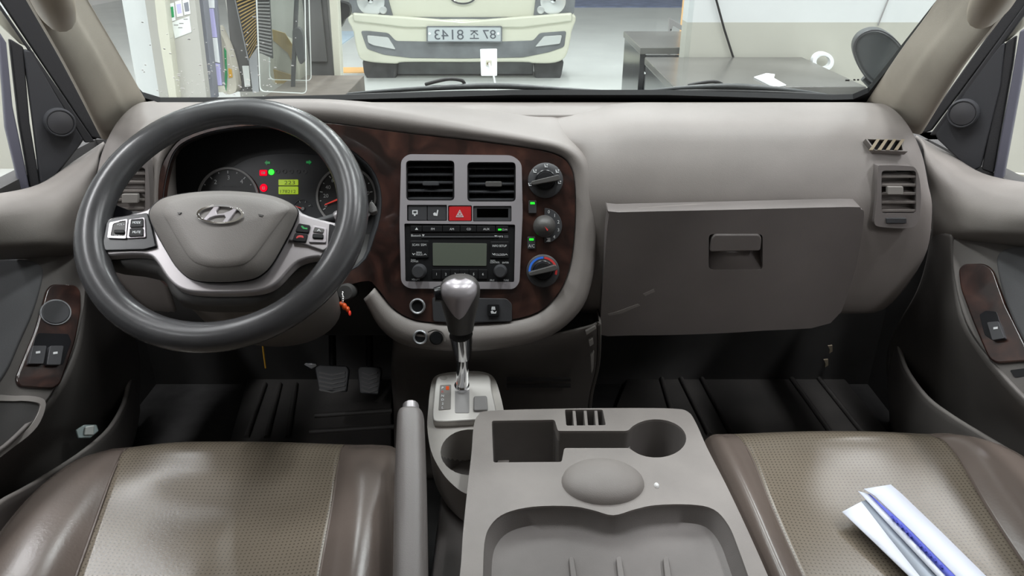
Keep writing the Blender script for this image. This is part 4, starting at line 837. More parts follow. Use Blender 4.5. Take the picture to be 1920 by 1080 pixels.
# ================================================================== doors
def door(sd, label, d):
    """sd -1 driver, +1 passenger; outlines measured in pixels, distances from the cab centre line in metres"""
    X = lambda u, v, x: atX(u, v, x * 1.14 * sd)
    t = thing('door_trim', label, 'car door', V((sd * .80, .95, .30)))
    rear = lambda r: r + [r[-1] + V((0, -.25, 0)), r[-1] + V((0, -.75, 0))]
    up = [rear([X(*p) for p in r]) for r in d['upper']]
    loft('upper_trim', up, 'door_top', t, nu=5, nv=5, thick=.006)
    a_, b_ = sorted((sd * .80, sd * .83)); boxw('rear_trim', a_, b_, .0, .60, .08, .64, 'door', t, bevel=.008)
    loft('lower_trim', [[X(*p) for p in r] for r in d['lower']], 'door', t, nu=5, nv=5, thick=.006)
    AP = Plane(X(*d['arm_at']), n=V((-sd * .80, -.28, .53)))
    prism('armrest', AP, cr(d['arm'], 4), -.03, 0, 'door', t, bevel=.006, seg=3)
    prism('armrest_pad', AP, cr(d['pad'], 4), -.002, .008, 'door_pad', t, bevel=.005, seg=3)
    wp = prism('switch_panel', AP, rnd(d['wood'], 10), -.002, .006, 'wood', t, bevel=.003, seg=3); tag(wp, 'glossy burl wood switch panel')
    for k, px in enumerate(d['switch']):
        prism('switch_well', AP, rnd(px[0], 3), .005, .0068, 'black_gloss', wp, bevel=.0005)
        for q in px[1]:
            prism('window_switch', AP, rnd(q, 3), .004, .014, 'switch', wp, bevel=.002, seg=2)
            cu = sum(p[0] for p in q) / len(q); cv = sum(p[1] for p in q) / len(q)
            prism('icon', AP, [(cu - 4, cv - 6), (cu + 4, cv - 7), (cu + 4, cv - 3), (cu - 4, cv - 2)], .014, .0146, 'white_ink', wp, bevel=0)
    if 'disc' in d:
        u, v, rx, ry = d['disc']
        prism('mirror_dial', AP, ell(u, v, rx, ry, 32), .004, .010, 'switch', wp, bevel=.002)
        prism('dial_ring', AP, ell(u, v, rx + 2, ry + 2, 36), .004, .0085, 'steel', wp, holes=[ell(u, v, rx - .5, ry - .5, 36)], bevel=.0008)
    if 'slot' in d: prism('pull_slot', AP, rnd(d['slot'], 4), -.001, .001, 'black', t, bevel=0)
    if 'cup' in d:
        prism('pull_cup_rim', AP, cr(d['cup'], 4), -.002, .004, 'door_edge', t, holes=[cr(d['cup_in'], 4)], bevel=.001); prism('pull_cup', AP, cr(d['cup_in'], 4), -.02, .0005, 'dash_dark', t, bevel=0)
    # storage pocket: lip and wall
    lip = rear([X(*p) for p in d['lip']]); lipc = [V(p) for p in cr(lip, 4, False)]
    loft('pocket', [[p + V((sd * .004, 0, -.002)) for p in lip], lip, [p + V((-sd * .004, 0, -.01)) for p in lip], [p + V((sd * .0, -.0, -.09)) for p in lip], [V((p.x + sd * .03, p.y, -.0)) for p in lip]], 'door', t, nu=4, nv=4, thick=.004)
    tube('pocket_lip', lipc, .0045, 'door_edge', t, seg=10)
    # mirror triangle with tweeter
    TPz = Plane(X(*d['sail_at']), n=V((-sd * .62, -.78, .08)))
    prism('corner_panel', TPz, d['sail'], -.02, 0, 'black_soft', t, bevel=.004, seg=3)
    u, v = d['tweeter']
    tw = lathe('tweeter', TPz, u, v, [(31, -.004), (30, .012), (28, .017), (26, .017), (25, .015)], 'black_soft', t, h0=.01, seg=36)
    lathe('tweeter_grille', TPz, u, v, [(26, .012), (24, .0165), (12, .0185), (2, .019)], 'switch', tw, h0=.015, seg=30)
    for nm, px, h0, h1, m_ in d['bars']: prism(nm, TPz, px, h0, h1, m_, t, bevel=.003)
    return t
R_ = dict(
 upper=[[(1716, 256, .672), (1775, 288, .700), (1842, 328, .715), (1935, 347, .72), (2030, 356, .725)], [(1728, 268, .655), (1768, 305, .668), (1835, 345, .68), (1935, 362, .69), (2030, 372, .69)],
        [(1738, 310, .650), (1770, 350, .648), (1835, 385, .652), (1935, 398, .655), (2030, 405, .66)], [(1748, 370, .652), (1778, 405, .646), (1840, 420, .645), (1935, 425, .65), (2030, 432, .655)],
        [(1750, 425, .660), (1782, 440, .650), (1840, 440, .652), (1935, 444, .66), (2030, 450, .665)], [(1748, 455, .675), (1786, 462, .675), (1840, 460, .69), (1935, 462, .70), (2030, 466, .70)]],
 lower=[[(1746, 430, .672), (1758, 432, .662), (1772, 436, .652), (1786, 440, .648)], [(1742, 480, .678), (1752, 480, .668), (1770, 482, .655), (1788, 485, .648)], [(1722, 545, .69), (1740, 545, .68), (1765, 545, .66), (1795, 548, .645)],
        [(1690, 600, .70), (1720, 605, .695), (1760, 610, .67), (1815, 615, .64)], [(1670, 640, .71), (1710, 650, .705), (1770, 665, .68), (1868, 688, .64)], [(1665, 700, .715), (1720, 715, .71), (1800, 735, .69), (1935, 760, .645)],
        [(1680, 780, .72), (1740, 800, .715), (1830, 820, .70), (2030, 850, .67)], [(1690, 930, .72), (1760, 950, .715), (1860, 970, .70), (2080, 990, .68)]],
 arm_at=(1800, 520, .642), arm=[(1786, 450), (1800, 438), (1860, 436), (1960, 440), (2040, 450), (2060, 650), (2040, 800), (1980, 790), (1920, 748), (1866, 686), (1812, 608), (1788, 520)],
 pad=[(1868, 500), (1872, 474), (1900, 462), (1980, 462), (2030, 500), (2030, 700), (1975, 720), (1935, 668), (1905, 615), (1882, 560)],
 wood=[(1796, 505), (1806, 494), (1846, 493), (1862, 505), (1885, 570), (1925, 650), (1930, 676), (1868, 681), (1853, 672), (1822, 600), (1800, 540)],
 switch=[([(1836, 590), (1848, 582), (1868, 584), (1886, 634), (1864, 640), (1846, 628)], [[(1850, 604), (1872, 602), (1884, 634), (1860, 638)]])],
 slot=[(1893, 694), (1925, 690), (1940, 702), (1902, 708)],
 lip=[(1684, 640, .716), (1698, 690, .690), (1736, 744, .662), (1785, 782, .65), (1850, 822, .645), (1930, 870, .64), (2060, 950, .635)],
 sail_at=(1805, 213, .70), sail=[(1876, 82), (1884, 80), (1876, 160), (1838, 314), (1828, 320), (1816, 318), (1758, 262), (1752, 250), (1800, 180)], tweeter=(1805, 213),
 bars=[('window_seal', [(1885, 80), (1905, 66), (1898, 120), (1862, 326), (1840, 318)], -.03, -.004, 'seal'), ('window_frame', [(1912, 58), (1928, 50), (1915, 150), (1880, 342), (1862, 333), (1896, 150)], -.02, .002, 'frame_blue'),
       ('window_sill', [(1878, 322), (1960, 330), (1960, 345), (1872, 340)], -.06, -.05, 'cream'), ('outer_frame', [(1866, 82), (1925, 14), (1925, 46), (1888, 78)], -.03, -.02, 'cream'),
       ('door_seal', [(1720, 252), (1745, 246), (1930, 0), (1960, -80), (1935, -80), (1896, 4)], -.02, -.004, 'seal'), ('door_seal', [(1742, 254), (1756, 254), (1876, 88), (1925, 22), (1930, -4)], -.012, .0, 'seal')])
L_ = dict(
 upper=[[(196, 268, .672), (140, 305, .700), (75, 348, .715), (-15, 368, .72), (-110, 376, .725)], [(188, 285, .655), (145, 325, .668), (80, 362, .68), (-15, 378, .69), (-110, 388, .69)],
        [(180, 325, .650), (148, 362, .648), (80, 395, .652), (-15, 402, .655), (-110, 412, .66)], [(172, 390, .652), (140, 425, .646), (80, 440, .645), (-15, 445, .65), (-110, 452, .655)],
        [(170, 445, .660), (138, 460, .650), (80, 460, .652), (-15, 466, .66), (-110, 470, .665)], [(172, 475, .675), (134, 482, .675), (80, 482, .69), (-15, 484, .70), (-110, 488, .70)]],
 lower=[[(200, 430, .685), (190, 440, .675), (175, 450, .662), (160, 465, .650)], [(215, 480, .69), (198, 490, .68), (180, 500, .665), (160, 520, .648)], [(235, 560, .695), (215, 565, .69), (190, 575, .67), (152, 600, .645)],
        [(250, 620, .70), (230, 630, .695), (195, 645, .675), (135, 670, .642)], [(260, 670, .71), (235, 685, .705), (185, 705, .68), (95, 745, .64)], [(260, 730, .715), (225, 745, .71), (160, 775, .69), (10, 835, .645)],
        [(250, 800, .72), (200, 820, .715), (120, 850, .70), (-90, 900, .67)], [(240, 930, .72), (170, 950, .715), (70, 970, .70), (-150, 990, .68)]],
 arm_at=(150, 560, .642), arm=[(160, 475), (148, 462), (90, 458), (-20, 460), (-110, 470), (-130, 650), (-110, 900), (-60, 880), (5, 838), (80, 764), (132, 672), (156, 590), (162, 530)],
 pad=[(82, 520), (78, 498), (50, 486), (-40, 486), (-110, 520), (-110, 740), (-30, 740), (12, 700), (40, 640), (66, 580)],
 wood=[(152, 545), (142, 533), (98, 532), (88, 542), (66, 620), (30, 708), (36, 724), (100, 729), (114, 720), (142, 640), (153, 580)],
 disc=(105, 585, 27, 22), switch=[([(66, 632), (72, 624), (128, 626), (134, 640), (118, 684), (52, 684)], [[(62, 648), (88, 648), (82, 682), (54, 682)], [(94, 648), (120, 648), (114, 684), (88, 684)]])],
 cup=[(-20, 752), (30, 742), (75, 745), (86, 760), (70, 800), (30, 835), (-20, 860)], cup_in=[(-20, 762), (28, 752), (66, 754), (76, 763), (60, 795), (26, 824), (-20, 848)],
 lip=[(244, 705, .716), (232, 756, .690), (208, 800, .662), (176, 832, .65), (130, 866, .645), (60, 910, .64), (-60, 990, .635)],
 sail_at=(113, 230, .70), sail=[(44, 92), (62, 95), (105, 175), (158, 262), (150, 274), (98, 340), (88, 346), (76, 344), (62, 230)], tweeter=(113, 230),
 bars=[('window_seal', [(18, 72), (44, 88), (56, 230), (76, 350), (58, 358), (36, 230)], -.03, -.004, 'seal'), ('window_frame', [(-4, 55), (12, 80), (24, 200), (58, 364), (40, 366), (10, 240)], -.02, .002, 'frame_blue'),
       ('window_sill', [(44, 352), (-40, 356), (-40, 372), (52, 366)], -.06, -.05, 'cream'), ('outer_frame', [(60, 92), (0, 12), (-30, -10), (-30, 20), (38, 82)], -.03, -.02, 'cream'),
       ('door_seal', [(196, 262), (172, 258), (0, 0), (-40, -80), (-10, -80), (56, 4)], -.02, -.004, 'seal'), ('door_seal', [(178, 266), (160, 268), (52, 92), (0, 16), (-8, -4)], -.012, .0, 'seal')])
door(-1, 'grey door trim on the driver side with mirror dial and two window switches', L_)
door(1, 'grey door trim on the passenger side with a single window switch', R_)
cb = thing('plastic_wrapper', 'shiny clear plastic wrapper in the driver door pocket', 'wrapper', atX(165, 812, -.75))
for px, h in (([(142, 806), (158, 796), (182, 796), (186, 808), (170, 822), (146, 822)], .0), ([(160, 800), (178, 797), (176, 816), (158, 816)], .006)):
    prism('wrapper_fold', Plane(atX(165, 810, -.748), n=V((.7, -.5, .5))), px, h, h + .006, 'clear_plastic' if h == 0 else 'frost', cb, bevel=.002)

# ================================================================== wipers and outside mirror
def wiper(label, blade, arm, spine):
    t = thing('windshield_wiper', label, 'wiper', WSP.P(*blade[len(blade) // 2], -.02), 'wipers at the foot of the windscreen')
    tube('wiper_blade', [WSP.P(u, v, -.012) for u, v in cr(blade, 4, False)], .0034, 'rubber', t, seg=8)
    tube('wiper_spine', [WSP.P(u, v, -.022) for u, v in cr(spine, 4, False)], [.0022 + .0032 * math.sin(math.pi * k / (4 * (len(spine) - 1))) for k in range(4 * (len(spine) - 1) + 1)], 'wiper_steel', t, seg=8)
    tube('wiper_arm', [WSP.P(u, v, -.032) for u, v in cr(arm, 4, False)], .0032, 'rubber', t, seg=8)
wiper('long black wiper in front of the reflected truck', [(648, 180), (760, 176), (900, 173), (1040, 174), (1146, 176)], [(798, 158), (825, 151), (845, 148), (866, 151), (872, 160)], [(652, 176), (760, 168), (880, 162), (960, 162), (1060, 168), (1146, 172)])
wiper('black wiper lying in front of the dark table', [(1190, 176), (1300, 171), (1400, 172), (1500, 176), (1570, 181)], [(1290, 160), (1318, 155), (1338, 153), (1352, 157), (1358, 163)], [(1192, 174), (1270, 166), (1350, 162), (1420, 164), (1500, 172), (1560, 180)])
MP = Plane(at(1645, 112, 1.85), elev=-4, yaw=-14)
OM = thing('outside_mirror', 'black oval outside mirror beyond the passenger pillar', 'mirror', MP.P(1690, 190, -.03))
mo = cr([(1600, 95), (1608, 70), (1630, 57), (1655, 58), (1680, 74), (1695, 95), (1700, 120), (1690, 150), (1668, 168), (1640, 160), (1615, 135)], 5)
prism('mirror_shell', MP, mo, -.05, 0, 'mirror_shell', OM, bevel=.012, seg=3)
prism('mirror_edge', MP, mo, 0, .004, 'switch', OM, holes=[[(u + (1650 - u) * .05, v + (112 - v) * .05) for u, v in mo]], bevel=.001)
tube('mirror_arm', [MP.P(u, v, -.03) for u, v in cr([(1620, 145), (1636, 162), (1660, 190), (1690, 230)], 4, False)] + [V((.795, 1.63, .60))], .010, 'wiper_steel', OM, seg=10)
scr = boxw('cowl_panel', -.80, .80, 1.585, 1.66, .45, .64, 'truck_grey', bevel=.01); tag(scr, 'dark cowl panel outside below the windscreen', 'panel')

# ================================================================== the garage in front
# big framed mirror, built as a frame post and a clear sheet
PY = WY
fp = thing('framed_mirror_pane', 'tall white framed mirror built as a clear pane in front of the reflected truck', 'glass pane', V((-.3, PY, FLZ)))
MPP = Plane(V((0, PY, 1)), elev=0)
prism('frame_post', MPP, [(597, -300), (619, -300), (641, 190), (630, 190), (617, 0)], -.04, .02, 'cream', fp, bevel=.003)
a = MPP.P(637, 190, 0); b = MPP.P(1290, -60, 0)
boxw('pane', a.x, xr + .02, PY - .004, PY, FLZ + .005, 2.3, 'pane_glass', fp, bevel=0, smooth=False)
# socket plate
sk = thing('wall_socket', 'white wall socket plate with a plugged in cable on the pane', 'socket', MPP.P(916, 143, .006))
prism('plate', MPP, rnd([(900, 92.5), (932, 92), (932, 142.5), (902, 142.5)], 2), .005, .014, 'paper_white', sk, bevel=.002)
prism('jack', MPP, box_px(911, 113, 921.5, 123), .012, .020, 'cream', sk, bevel=.001); prism('jack_hole', MPP, box_px(913, 117, 918, 121), .020, .021, 'brass', sk, bevel=0)
tube('cable', [MPP.P(u, v, h) for u, v, h in cr([(917, 119, .024), (920, 128, .045), (925, 140, .05), (928, 155, .04), (930, 175, .03)], 4, False)], .0042, 'paper_white', sk, seg=8)

# truck front: this truck's mirror reflection, built as a solid copy
TY = 5.72
TQ = Plane(V((0, TY, .3)), elev=0)
T = thing('reflected_truck', 'mirror reflection of this truck built as a solid cream white front with a reversed number plate', 'truck', V((TQ.P(868, 120, 0).x, TY + .3, FLZ)))
bump = cr([(657, 28), (662, 60), (672, 105), (690, 116), (740, 120), (760, 117), (868, 117), (980, 117), (1000, 119), (1040, 118), (1062, 104), (1072, 60), (1074, 26), (980, 36), (868, 36), (760, 36)], 4)
def bow(o, amt):                      # round the ends of the nose back
    me = o.data; cx = TQ.P(868, 60, 0).x - ROOTLOC[o.name].x
    for v in me.vertices: v.co.y += amt * abs((v.co.x - cx) / .85) ** 4
prism('bumper', TQ, bump, -.25, .03, 'truck', T, bevel=.02, seg=3)
prism('bumper_ledge', TQ, [(660, 24), (868, 40), (1073, 24), (1073, 40), (980, 52), (868, 53), (760, 52), (662, 40)], 0, .05, 'truck', T, bevel=.015, seg=3)
prism('nose_panel', TQ, [(655, -160), (1080, -160), (1074, 26), (1000, 33), (868, 34), (740, 33), (657, 28)], -.3, .0, 'truck', T, bevel=.01)
prism('nose_gap', TQ, [(738, 33), (1000, 33), (998, 39), (742, 39)], -.01, .012, 'truck_grey', T, bevel=0)
prism('grille', TQ, rnd([(676, 58), (690, 58), (728, 62), (742, 77), (800, 78), (868, 80), (940, 78), (1000, 76), (1012, 62), (1062, 58), (1058, 88), (1030, 98), (980, 108), (868, 110), (770, 109), (720, 103), (688, 92)], 5), .02, .036, 'truck_grey', T, bevel=.004)
for px in ([(688, 66), (728, 70), (742, 93), (700, 85), (690, 80)], [(1054, 66), (1020, 68), (1003, 88), (1050, 82)]):
    fl = prism('fog_lamp', TQ, rnd(px, 3), .03, .048, 'lamp_glass', T, bevel=.004)
for s, px, c1, c2 in ((-1, [(648, -60), (720, -60), (728, 0), (737, 33), (660, 26), (655, 10)], (695, 2, 26), (718, 19, 7.5)), (1, [(1008, -60), (1086, -60), (1076, 26), (1000, 33), (1004, 0)], (1037, 2, 24), (1014, 19, 7.5))):
    hl = prism('headlight', TQ, rnd(px, 4), -.01, .022, 'truck_grey', T, bevel=.004)
    for u, v, r in (c1, c2): lathe('lens', TQ, u, v, [(r, .01), (r, .026), (r * .8, .034), (1, .036)], 'lamp_glass', hl, h0=.025, seg=24)
    lathe('bulb', TQ, c1[0], c1[1] - 2, [(5, .034), (5, .05), (2, .052)], 'chrome', hl, h0=.04, seg=14)
ring('truck_emblem', TQ, 868, -8, 26, 17, 4, .0, .015, 'chrome', T, n=30, bevel=.003)
np_ = prism('number_plate', TQ, rnd(box_px(800, 49.5, 941, 79), 3), .045, .058, 'plate', T, bevel=.003); tag(np_, 'grey number plate with reversed characters')
prism('plate_rim', TQ, rnd(box_px(799.5, 49, 941.5, 79.5), 3), .05, .062, 'truck_grey', np_, holes=[rnd(box_px(802, 51, 939, 77.5), 2)], bevel=.001)
text(TQ, '8143', 842, 65, 55, 18, 'plate_ink', np_, .0595, mirror=True); text(TQ, '87', 917.5, 64.5, 22 + 3, 16, 'plate_ink', np_, .0595, mirror=True)
# the middle syllable, reversed like the digits
hq = lambda pts: prism('lettering', TQ, pts, .058, .0595, 'plate_ink', np_, bevel=0)
hq(box_px(882, 57, 896, 59)); hq([(889, 58), (891, 59), (884, 66), (882, 65)]); hq([(888, 60), (890, 59), (897, 65), (895.5, 66.5)]); hq(box_px(888, 65, 890, 71)); hq(box_px(881, 71, 898, 73))
for u in (805.5, 934): lathe('plate_screw', TQ, u, 63, [(2.4, .056), (2.4, .062), (1, .063)], 'paper_white', np_, h0=.06, seg=10)
for px in ([(678, 112), (745, 118), (742, 150), (690, 150), (682, 140)], [(1000, 118), (1058, 112), (1052, 145), (1044, 155), (1004, 150)]):
    wt_ = prism('tyre', TQ, rnd(px, 8), -.35, -.06, 'tyre', T, bevel=.02)
prism('underbody', TQ, [(742, 116), (1000, 116), (1000, 140), (742, 140)], -.6, -.15, 'truck_grey', T, bevel=.01)
# truck own mirror at the frame
prism('mirror_housing', Plane(V((0, 5.4, .3)), elev=0), cr([(632, 6), (642, 4), (654, 10), (655, 28), (645, 38), (636, 54), (631, 40)], 3), -.05, .03, 'black', T, bevel=.008)
# floor markings of the reflected room, built as real ones beyond the pane
o = boxw('floor_tape', atZ(640, 130, FLZ).x, atZ(740, 130, FLZ).x, atZ(690, 137, FLZ).y, atZ(690, 127, FLZ).y, FLZ, FLZ + .004, 'tape_orange', bevel=0); tag(o, 'orange tape line on the garage floor beside the reflected truck', 'tape')
y0_ = atZ(1180, 14, FLZ).y
o = boxw('blue_mat', atZ(1070, 14, FLZ).x, 6, y0_, y0_ + 1.6, FLZ, FLZ + .01, 'mat_blue', bevel=0); tag(o, 'long blue mat on the floor far behind the reflected truck', 'mat')
o = boxw('blue_sheet', -2.2, atZ(675, 60, FLZ).x, atZ(660, 92, FLZ).y, atZ(660, 60, FLZ).y, FLZ, FLZ + .01, 'sheet_blue', bevel=0); tag(o, 'pale blue sheet on the floor left of the reflected truck', 'sheet')

# tables
def table(name, x0, x1, y0, y1, z, label):
    t = thing(name, label, 'table', V(((x0 + x1) / 2, y0, FLZ)))
    boxw('table_top', x0, x1, y0, y1, z - .03, z, 'desk_top', t, bevel=.004)
    boxw('side_panel', x0 + .005, x0 + .03, y0 + .02, y1 - .02, FLZ, z - .03, 'desk_body', t); boxw('side_panel', x1 - .03, x1 - .005, y0 + .02, y1 - .02, FLZ, z - .03, 'desk_body', t)
    boxw('front_panel', x0 + .03, x1 - .03, y0 + .01, y0 + .035, FLZ, z - .12, 'desk_body', t); boxw('drawer_front', x0 + .03, x1 - .03, y0 + .004, y0 + .03, z - .11, z - .035, 'desk_body', t)
    return t
tz = atY(1400, 107, WY - .02).z
table('work_table', .555, 1.215, 2.60, WY - .02, tz, 'dark topped work table with a scrap of paper against the beige wall')
table('work_table', .565, 1.10, 3.42, 3.97, tz + .012, 'reflection of the work table built as a second glossy dark table behind the pane')  # mirror reflection of the first table, built as a solid copy
DTP = Plane(V((0, 2.9, tz)), n=V((0, 0, 1)), up=V((0, 1, 0))); DTP.x = V((1, 0, 0)); DTP.y = V((0, 1, 0))
pp_ = prism('paper_scrap', DTP, [(1414, 144), (1437, 137), (1453, 139), (1451, 146), (1474, 159), (1450, 162)], .0005, .004, 'paper_white', None, bevel=0); tag(pp_, 'torn white paper scrap lying on the dark table', 'paper')
rp = Plane(V((0, WY - .06, .5)), elev=0)
rl = ring('tape_roll', rp, 1544, 116, 20, 18, 7, -.02, .01, 'paper_white', None, n=28, bevel=.004); tag(rl, 'white roll standing on the table by the wall', 'roll')
cbx = tube('wall_cable', [MPP.P(u, v, .02) for u, v in ((1325, -120), (1343, 0), (1358, 55), (1375, 108))], .0045, 'black', None, seg=8); tag(cbx, 'black cable hanging down the two tone wall', 'cable')
cb2 = tube('wall_cable', [MPP.P(u, v, .012) for u, v in ((1690, -60), (1665, 0), (1655, 25), (1646, 48))], .003, 'gauge_ring', None, seg=8); tag(cb2, 'thin grey cable on the upper white wall by the pillar', 'cable')
bk = thing('metal_bracket', 'small grey perforated steel bracket above the reflected table behind the pane', 'bracket', atY(1262, 60, 4.6))
BPL = Plane(atY(1262, 50, 4.6), elev=0)
prism('bracket_arm', BPL, [(1255, 33), (1287, 53), (1287, 62), (1262, 48), (1257, 64), (1257, 190), (1250, 190)], -.03, 0, 'gauge_ring', bk, bevel=.003)
for u, v in ((1258, 56), (1257, 61), (1280, 56)): lathe('hole', BPL, u, v, [(1.6, -.001), (1.6, .001)], 'black', bk, h0=0, seg=8)
ol = boxw('orange_post', atY(1284, 10, 4.9).x, atY(1294, 10, 4.9).x, 4.9, 4.98, FLZ, 2.0, 'tape_orange', bevel=.004); tag(ol, 'narrow orange post just behind the pane edge', 'post')

# left of the pane: cabinet, column, leaning sheets
CQ = Plane(V((0, PY + .02, 1)), elev=0)
cx0, cx1 = CQ.P(572, 60, 0).x, CQ.P(622, 60, 0).x - .01
cg = thing('grey_cabinet', 'dark grey cabinet with a black plinth left of the white frame', 'cabinet', V(((cx0 + cx1) / 2, PY + .3, FLZ)))
zb = CQ.P(600, 143, 0).z
boxw('body', cx0, cx1, PY + .03, PY + .16, zb, 2.1, 'cabinet_grey', cg); boxw('plinth', cx0, cx1, PY + .05, PY + .16, FLZ, zb, 'desk_body', cg); boxw('door_panel', cx0 + .01, cx1 - .02, PY + .015, PY + .03, zb + .06, 2.05, 'cabinet_grey', cg)
LQ = Plane(V((0, 2.75, 1)), elev=0)
bd = boxw('low_shelf', LQ.P(490, 170, 0).x, LQ.P(640, 170, 0).x, 2.7, 3.2, FLZ, atY(600, 163, 2.95).z, 'shelf_brown', bevel=.004); tag(bd, 'low brownish shelf under the leaning glass sheets', 'shelf')
o = boxw('backing_board', CQ.P(425, 60, 0).x, cx0 - .005, PY + .06, PY + .10, FLZ, 2.0, 'board', bevel=.003); tag(o, 'large pale board standing behind the glass sheets', 'board')
# glass sheets
def sheet(px, y, label, tilt=0, mat='sheet_glass'):
    pl = Plane(V((0, y, 1)), elev=tilt); t = thing('glass_sheet', label, 'glass sheet', pl.P(px[2][0], px[2][1], 0), 'glass sheets leaning by the cabinet')
    rp_ = rnd(px, 9); prism('pane', pl, rp_, -.004, 0, mat, t, bevel=0, smooth=False)
    c = (sum(p[0] for p in px) / 4, sum(p[1] for p in px) / 4)
    prism('polished_edge', pl, rp_, -.005, .001, 'frost', t, holes=[[(u + math.copysign(1.2, c[0] - u), v + math.copysign(1.2, c[1] - v)) for u, v in rp_]], bevel=0)
    return t
sheet([(478, -60), (571, -60), (575, 176), (487, 172)], 2.80, 'clear glass sheet with rounded corners above the steering wheel rim', 3)
sheet([(500, -60), (578, -60), (584, 152), (505, 150)], 3.05, 'second clear glass sheet leaning behind the front one', 3)
# slotted panels
def slotted(px, y, label, m1):
    pl = Plane(V((0, y, 1)), elev=2); t = thing('slotted_panel', label, 'panel', pl.P(px[3][0], px[3][1], 0))
    prism('backing', pl, px, -.012, 0, 'carbon', t, bevel=.001)
    (u0, v0), (u1, v1), (u2, v2), (u3, v3) = px; n = 26
    for k in range(n):
        f = (k + .5) / n; a = (u0 + (u3 - u0) * f + 1.5, v0 + (v3 - v0) * f); b = (u1 + (u2 - u1) * f - 1.5, v1 + (v2 - v1) * f - 5)
        prism('slat', pl, [a, b, (b[0], b[1] + 2.6), (a[0], a[1] + 2.6)], 0, .008, m1, t, bevel=0)
    prism('panel_rim', pl, [(u0 - 1.5, v0), (u0 + .5, v0), (u3 + .5, v3 + 3), (u3 - 1.5, v3 + 3)], -.01, .008, 'steel', t, bevel=0)
slotted([(428, -60), (478, -60), (482, 88), (466, 110)], 2.92, 'slotted dark vent panel with brown reflections', 'tape_brown')
slotted([(478, -60), (502, -60), (511, 110), (485, 98)], 2.86, 'narrow slotted grey panel beside the clear glass sheet', 'gauge_ring')
o = prism('silver_kick_plate', Plane(V((0, 2.90, 1)), elev=0), [(466, 112), (482, 92), (486, 172), (474, 175)], -.01, 0, 'steel', None, bevel=.001); tag(o, 'bright steel foot of the slotted panel', 'plate')
o = prism('dark_board', Plane(V((0, 2.98, 1)), elev=1), [(402, -60), (430, -60), (470, 120), (474, 172), (440, 172), (424, 0)], -.02, 0, 'cabinet_grey', None, bevel=.002); tag(o, 'tall dark board leaning behind the slotted panel', 'board')
o = prism('grey_label_card', Plane(V((0, 2.94, 1)), elev=0), [(454, 124), (466, 124), (469, 162), (459, 163)], -.004, .002, 'frost', None, bevel=0); tag(o, 'small pale grey card at the foot of the dark board', 'card')
pk = thing('wrapped_parcel', 'parcel wrapped in clear plastic with brown tape behind the glass', 'parcel', atY(530, 175, 3.12)); pq = Plane(V((0, 3.14, 1)), elev=4)
prism('wrap', pq, cr([(508, 70), (540, 80), (556, 110), (562, 145), (556, 158), (510, 158), (506, 115)], 4), -.12, 0, 'sack', pk, bevel=.02, seg=3)
prism('tape', pq, [(510, 55), (534, 62), (552, 90), (548, 118), (540, 100), (512, 76)], 0, .006, 'tape_brown', pk, bevel=.001); prism('tape', pq, [(512, 130), (545, 140), (552, 156), (516, 157)], 0, .006, 'tape_brown', pk, bevel=.001)
o = tube('dark_pole', [atY(558, -60, 2.96), atY(556, 0, 2.96), atY(550, 140, 2.96), atY(549, 172, 2.96)], .009, 'carbon', None, seg=8); tag(o, 'dark pole standing between the glass sheets', 'pole')
o = prism('black_clamp', Plane(V((0, 2.95, 1)), elev=0), cr([(548, 58), (560, 52), (568, 70), (570, 110), (562, 120), (552, 90)], 3), -.03, 0, 'carbon', None, bevel=.004); tag(o, 'black clamp hooked beside the dark pole', 'clamp')
# shiny strip, its window reflections painted as pale bands, sack with green print
ss = thing('polished_strip', 'polished upright strip with painted pale violet and white reflections', 'strip', atY(408, 172, 2.85)); sq = Plane(V((0, 2.85, 1)), elev=1)
prism('strip_body', sq, [(378, -60), (400, -60), (420, 172), (400, 172), (388, 60)], -.02, 0, 'post_blue', ss, bevel=.002)
for px, m_ in (([(380, -60), (400, -60), (402, 15), (382, 15)], 'paper_white'), ([(382, 16), (400, 16), (407, 70), (388, 70)], 'lav'), ([(388, 71), (407, 71), (412, 118), (394, 114)], 'paper_white'), ([(394, 116), (412, 120), (416, 160), (398, 160)], 'lav'), ([(399, 161), (420, 161), (424, 173), (402, 173)], 'cream')): prism('band', sq, px, 0, .003, m_, ss, bevel=0)
sk2 = thing('printed_sack', 'white sack with a green stripe between strip and dark board', 'sack', atY(428, 172, 2.93)); kq = Plane(V((0, 2.93, 1)), elev=3)
prism('sack_body', kq, cr([(405, 50), (418, 70), (430, 100), (440, 140), (442, 172), (416, 172), (410, 120)], 4), -.06, 0, 'sack', sk2, bevel=.012, seg=3)
prism('green_stripe', kq, [(420, 90), (424, 95), (426, 140), (424, 170), (420, 170), (422, 130)], 0, .003, 'green', sk2, bevel=0); prism('amber_patch', kq, [(428, 128), (434, 130), (436, 145), (429, 146)], 0, .003, 'amber', sk2, bevel=0)
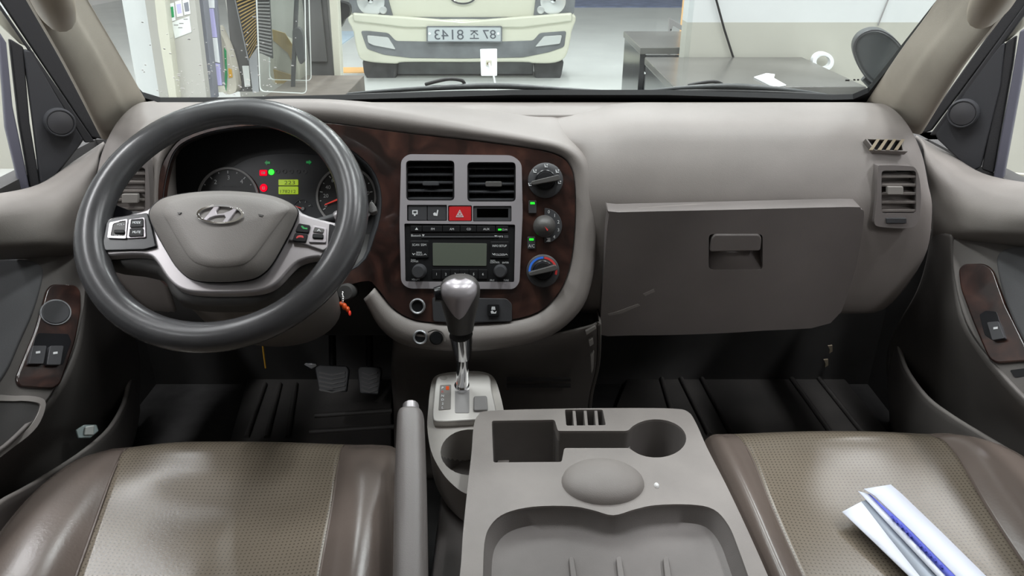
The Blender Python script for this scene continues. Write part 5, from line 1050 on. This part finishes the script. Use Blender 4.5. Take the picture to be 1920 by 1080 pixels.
# white column with notices, pale wall strips
def upright(name, px, y, depth, mat, label, cat):
    o = prism(name, Plane(V((0, y, 1)), elev=0), px, -depth, 0, mat, None, bevel=.002); return tag(o, label, cat)
upright('notice_board', [(300, -60), (358, -60), (388, 188), (328, 188), (318, 100)], 2.66, .04, 'board', 'pale upright board with paper notices beside the column', 'board')
upright('cream_post', [(283, -60), (302, -60), (332, 192), (318, 192), (296, 60)], 2.62, .05, 'cream', 'narrow cream post on the edge of the notice board', 'post')
upright('dark_post', [(352, -60), (374, -60), (402, 186), (386, 186)], 2.75, .05, 'post_blue', 'dark blue grey post right of the notice board', 'post')
upright('grey_column', [(262, -60), (286, -60), (318, 192), (300, 192)], 2.74, .05, 'board', 'grey shaded column face left of the cream post', 'column')
upright('white_column', [(218, -60), (266, -60), (304, 192), (262, 192), (245, 100)], 2.78, .06, 'wall_white', 'white painted column seen past the driver side pillar', 'column')
nq = Plane(V((0, 2.66, 1)), elev=0)
for k, (px, lab) in enumerate((([(311, 8), (326, 5), (329, 38), (319, 41)], 'notice with a green rim, first on the pale board'), ([(328, 3), (340, 0), (343, 30), (332, 32)], 'notice with small figures, middle one on the pale board'), ([(342, 1), (354, -3), (357, 26), (346, 28)], 'notice beside the dark post on the pale board'))):
    n_t = prism('paper_notice', nq, px, .0005, .002, 'paper_white', None, bevel=0); tag(n_t, lab, 'notice', 'paper notices on the pale board')
    c = (sum(p[0] for p in px) / 4, sum(p[1] for p in px) / 4); prism('picture', nq, [(c[0] + (u - c[0]) * .7, c[1] + (v - c[1]) * .6) for u, v in px], .002, .0026, ('green', 'lav', 'post_blue')[k], n_t, bevel=0)
n_t = prism('paper_notice', nq, [(322, 42), (355, 30), (359, 60), (328, 72)], .0005, .002, 'frost', None, bevel=0); tag(n_t, 'larger pale notice below the three small ones', 'notice', 'paper notices on the pale board')
for u, v in ((330, 47), (338, 52), (340, 44), (348, 36)): prism('print', nq, box_px(u - 4, v - .8, u + 4, v + .8), .002, .0024, 'gauge_ring', n_t, bevel=0)
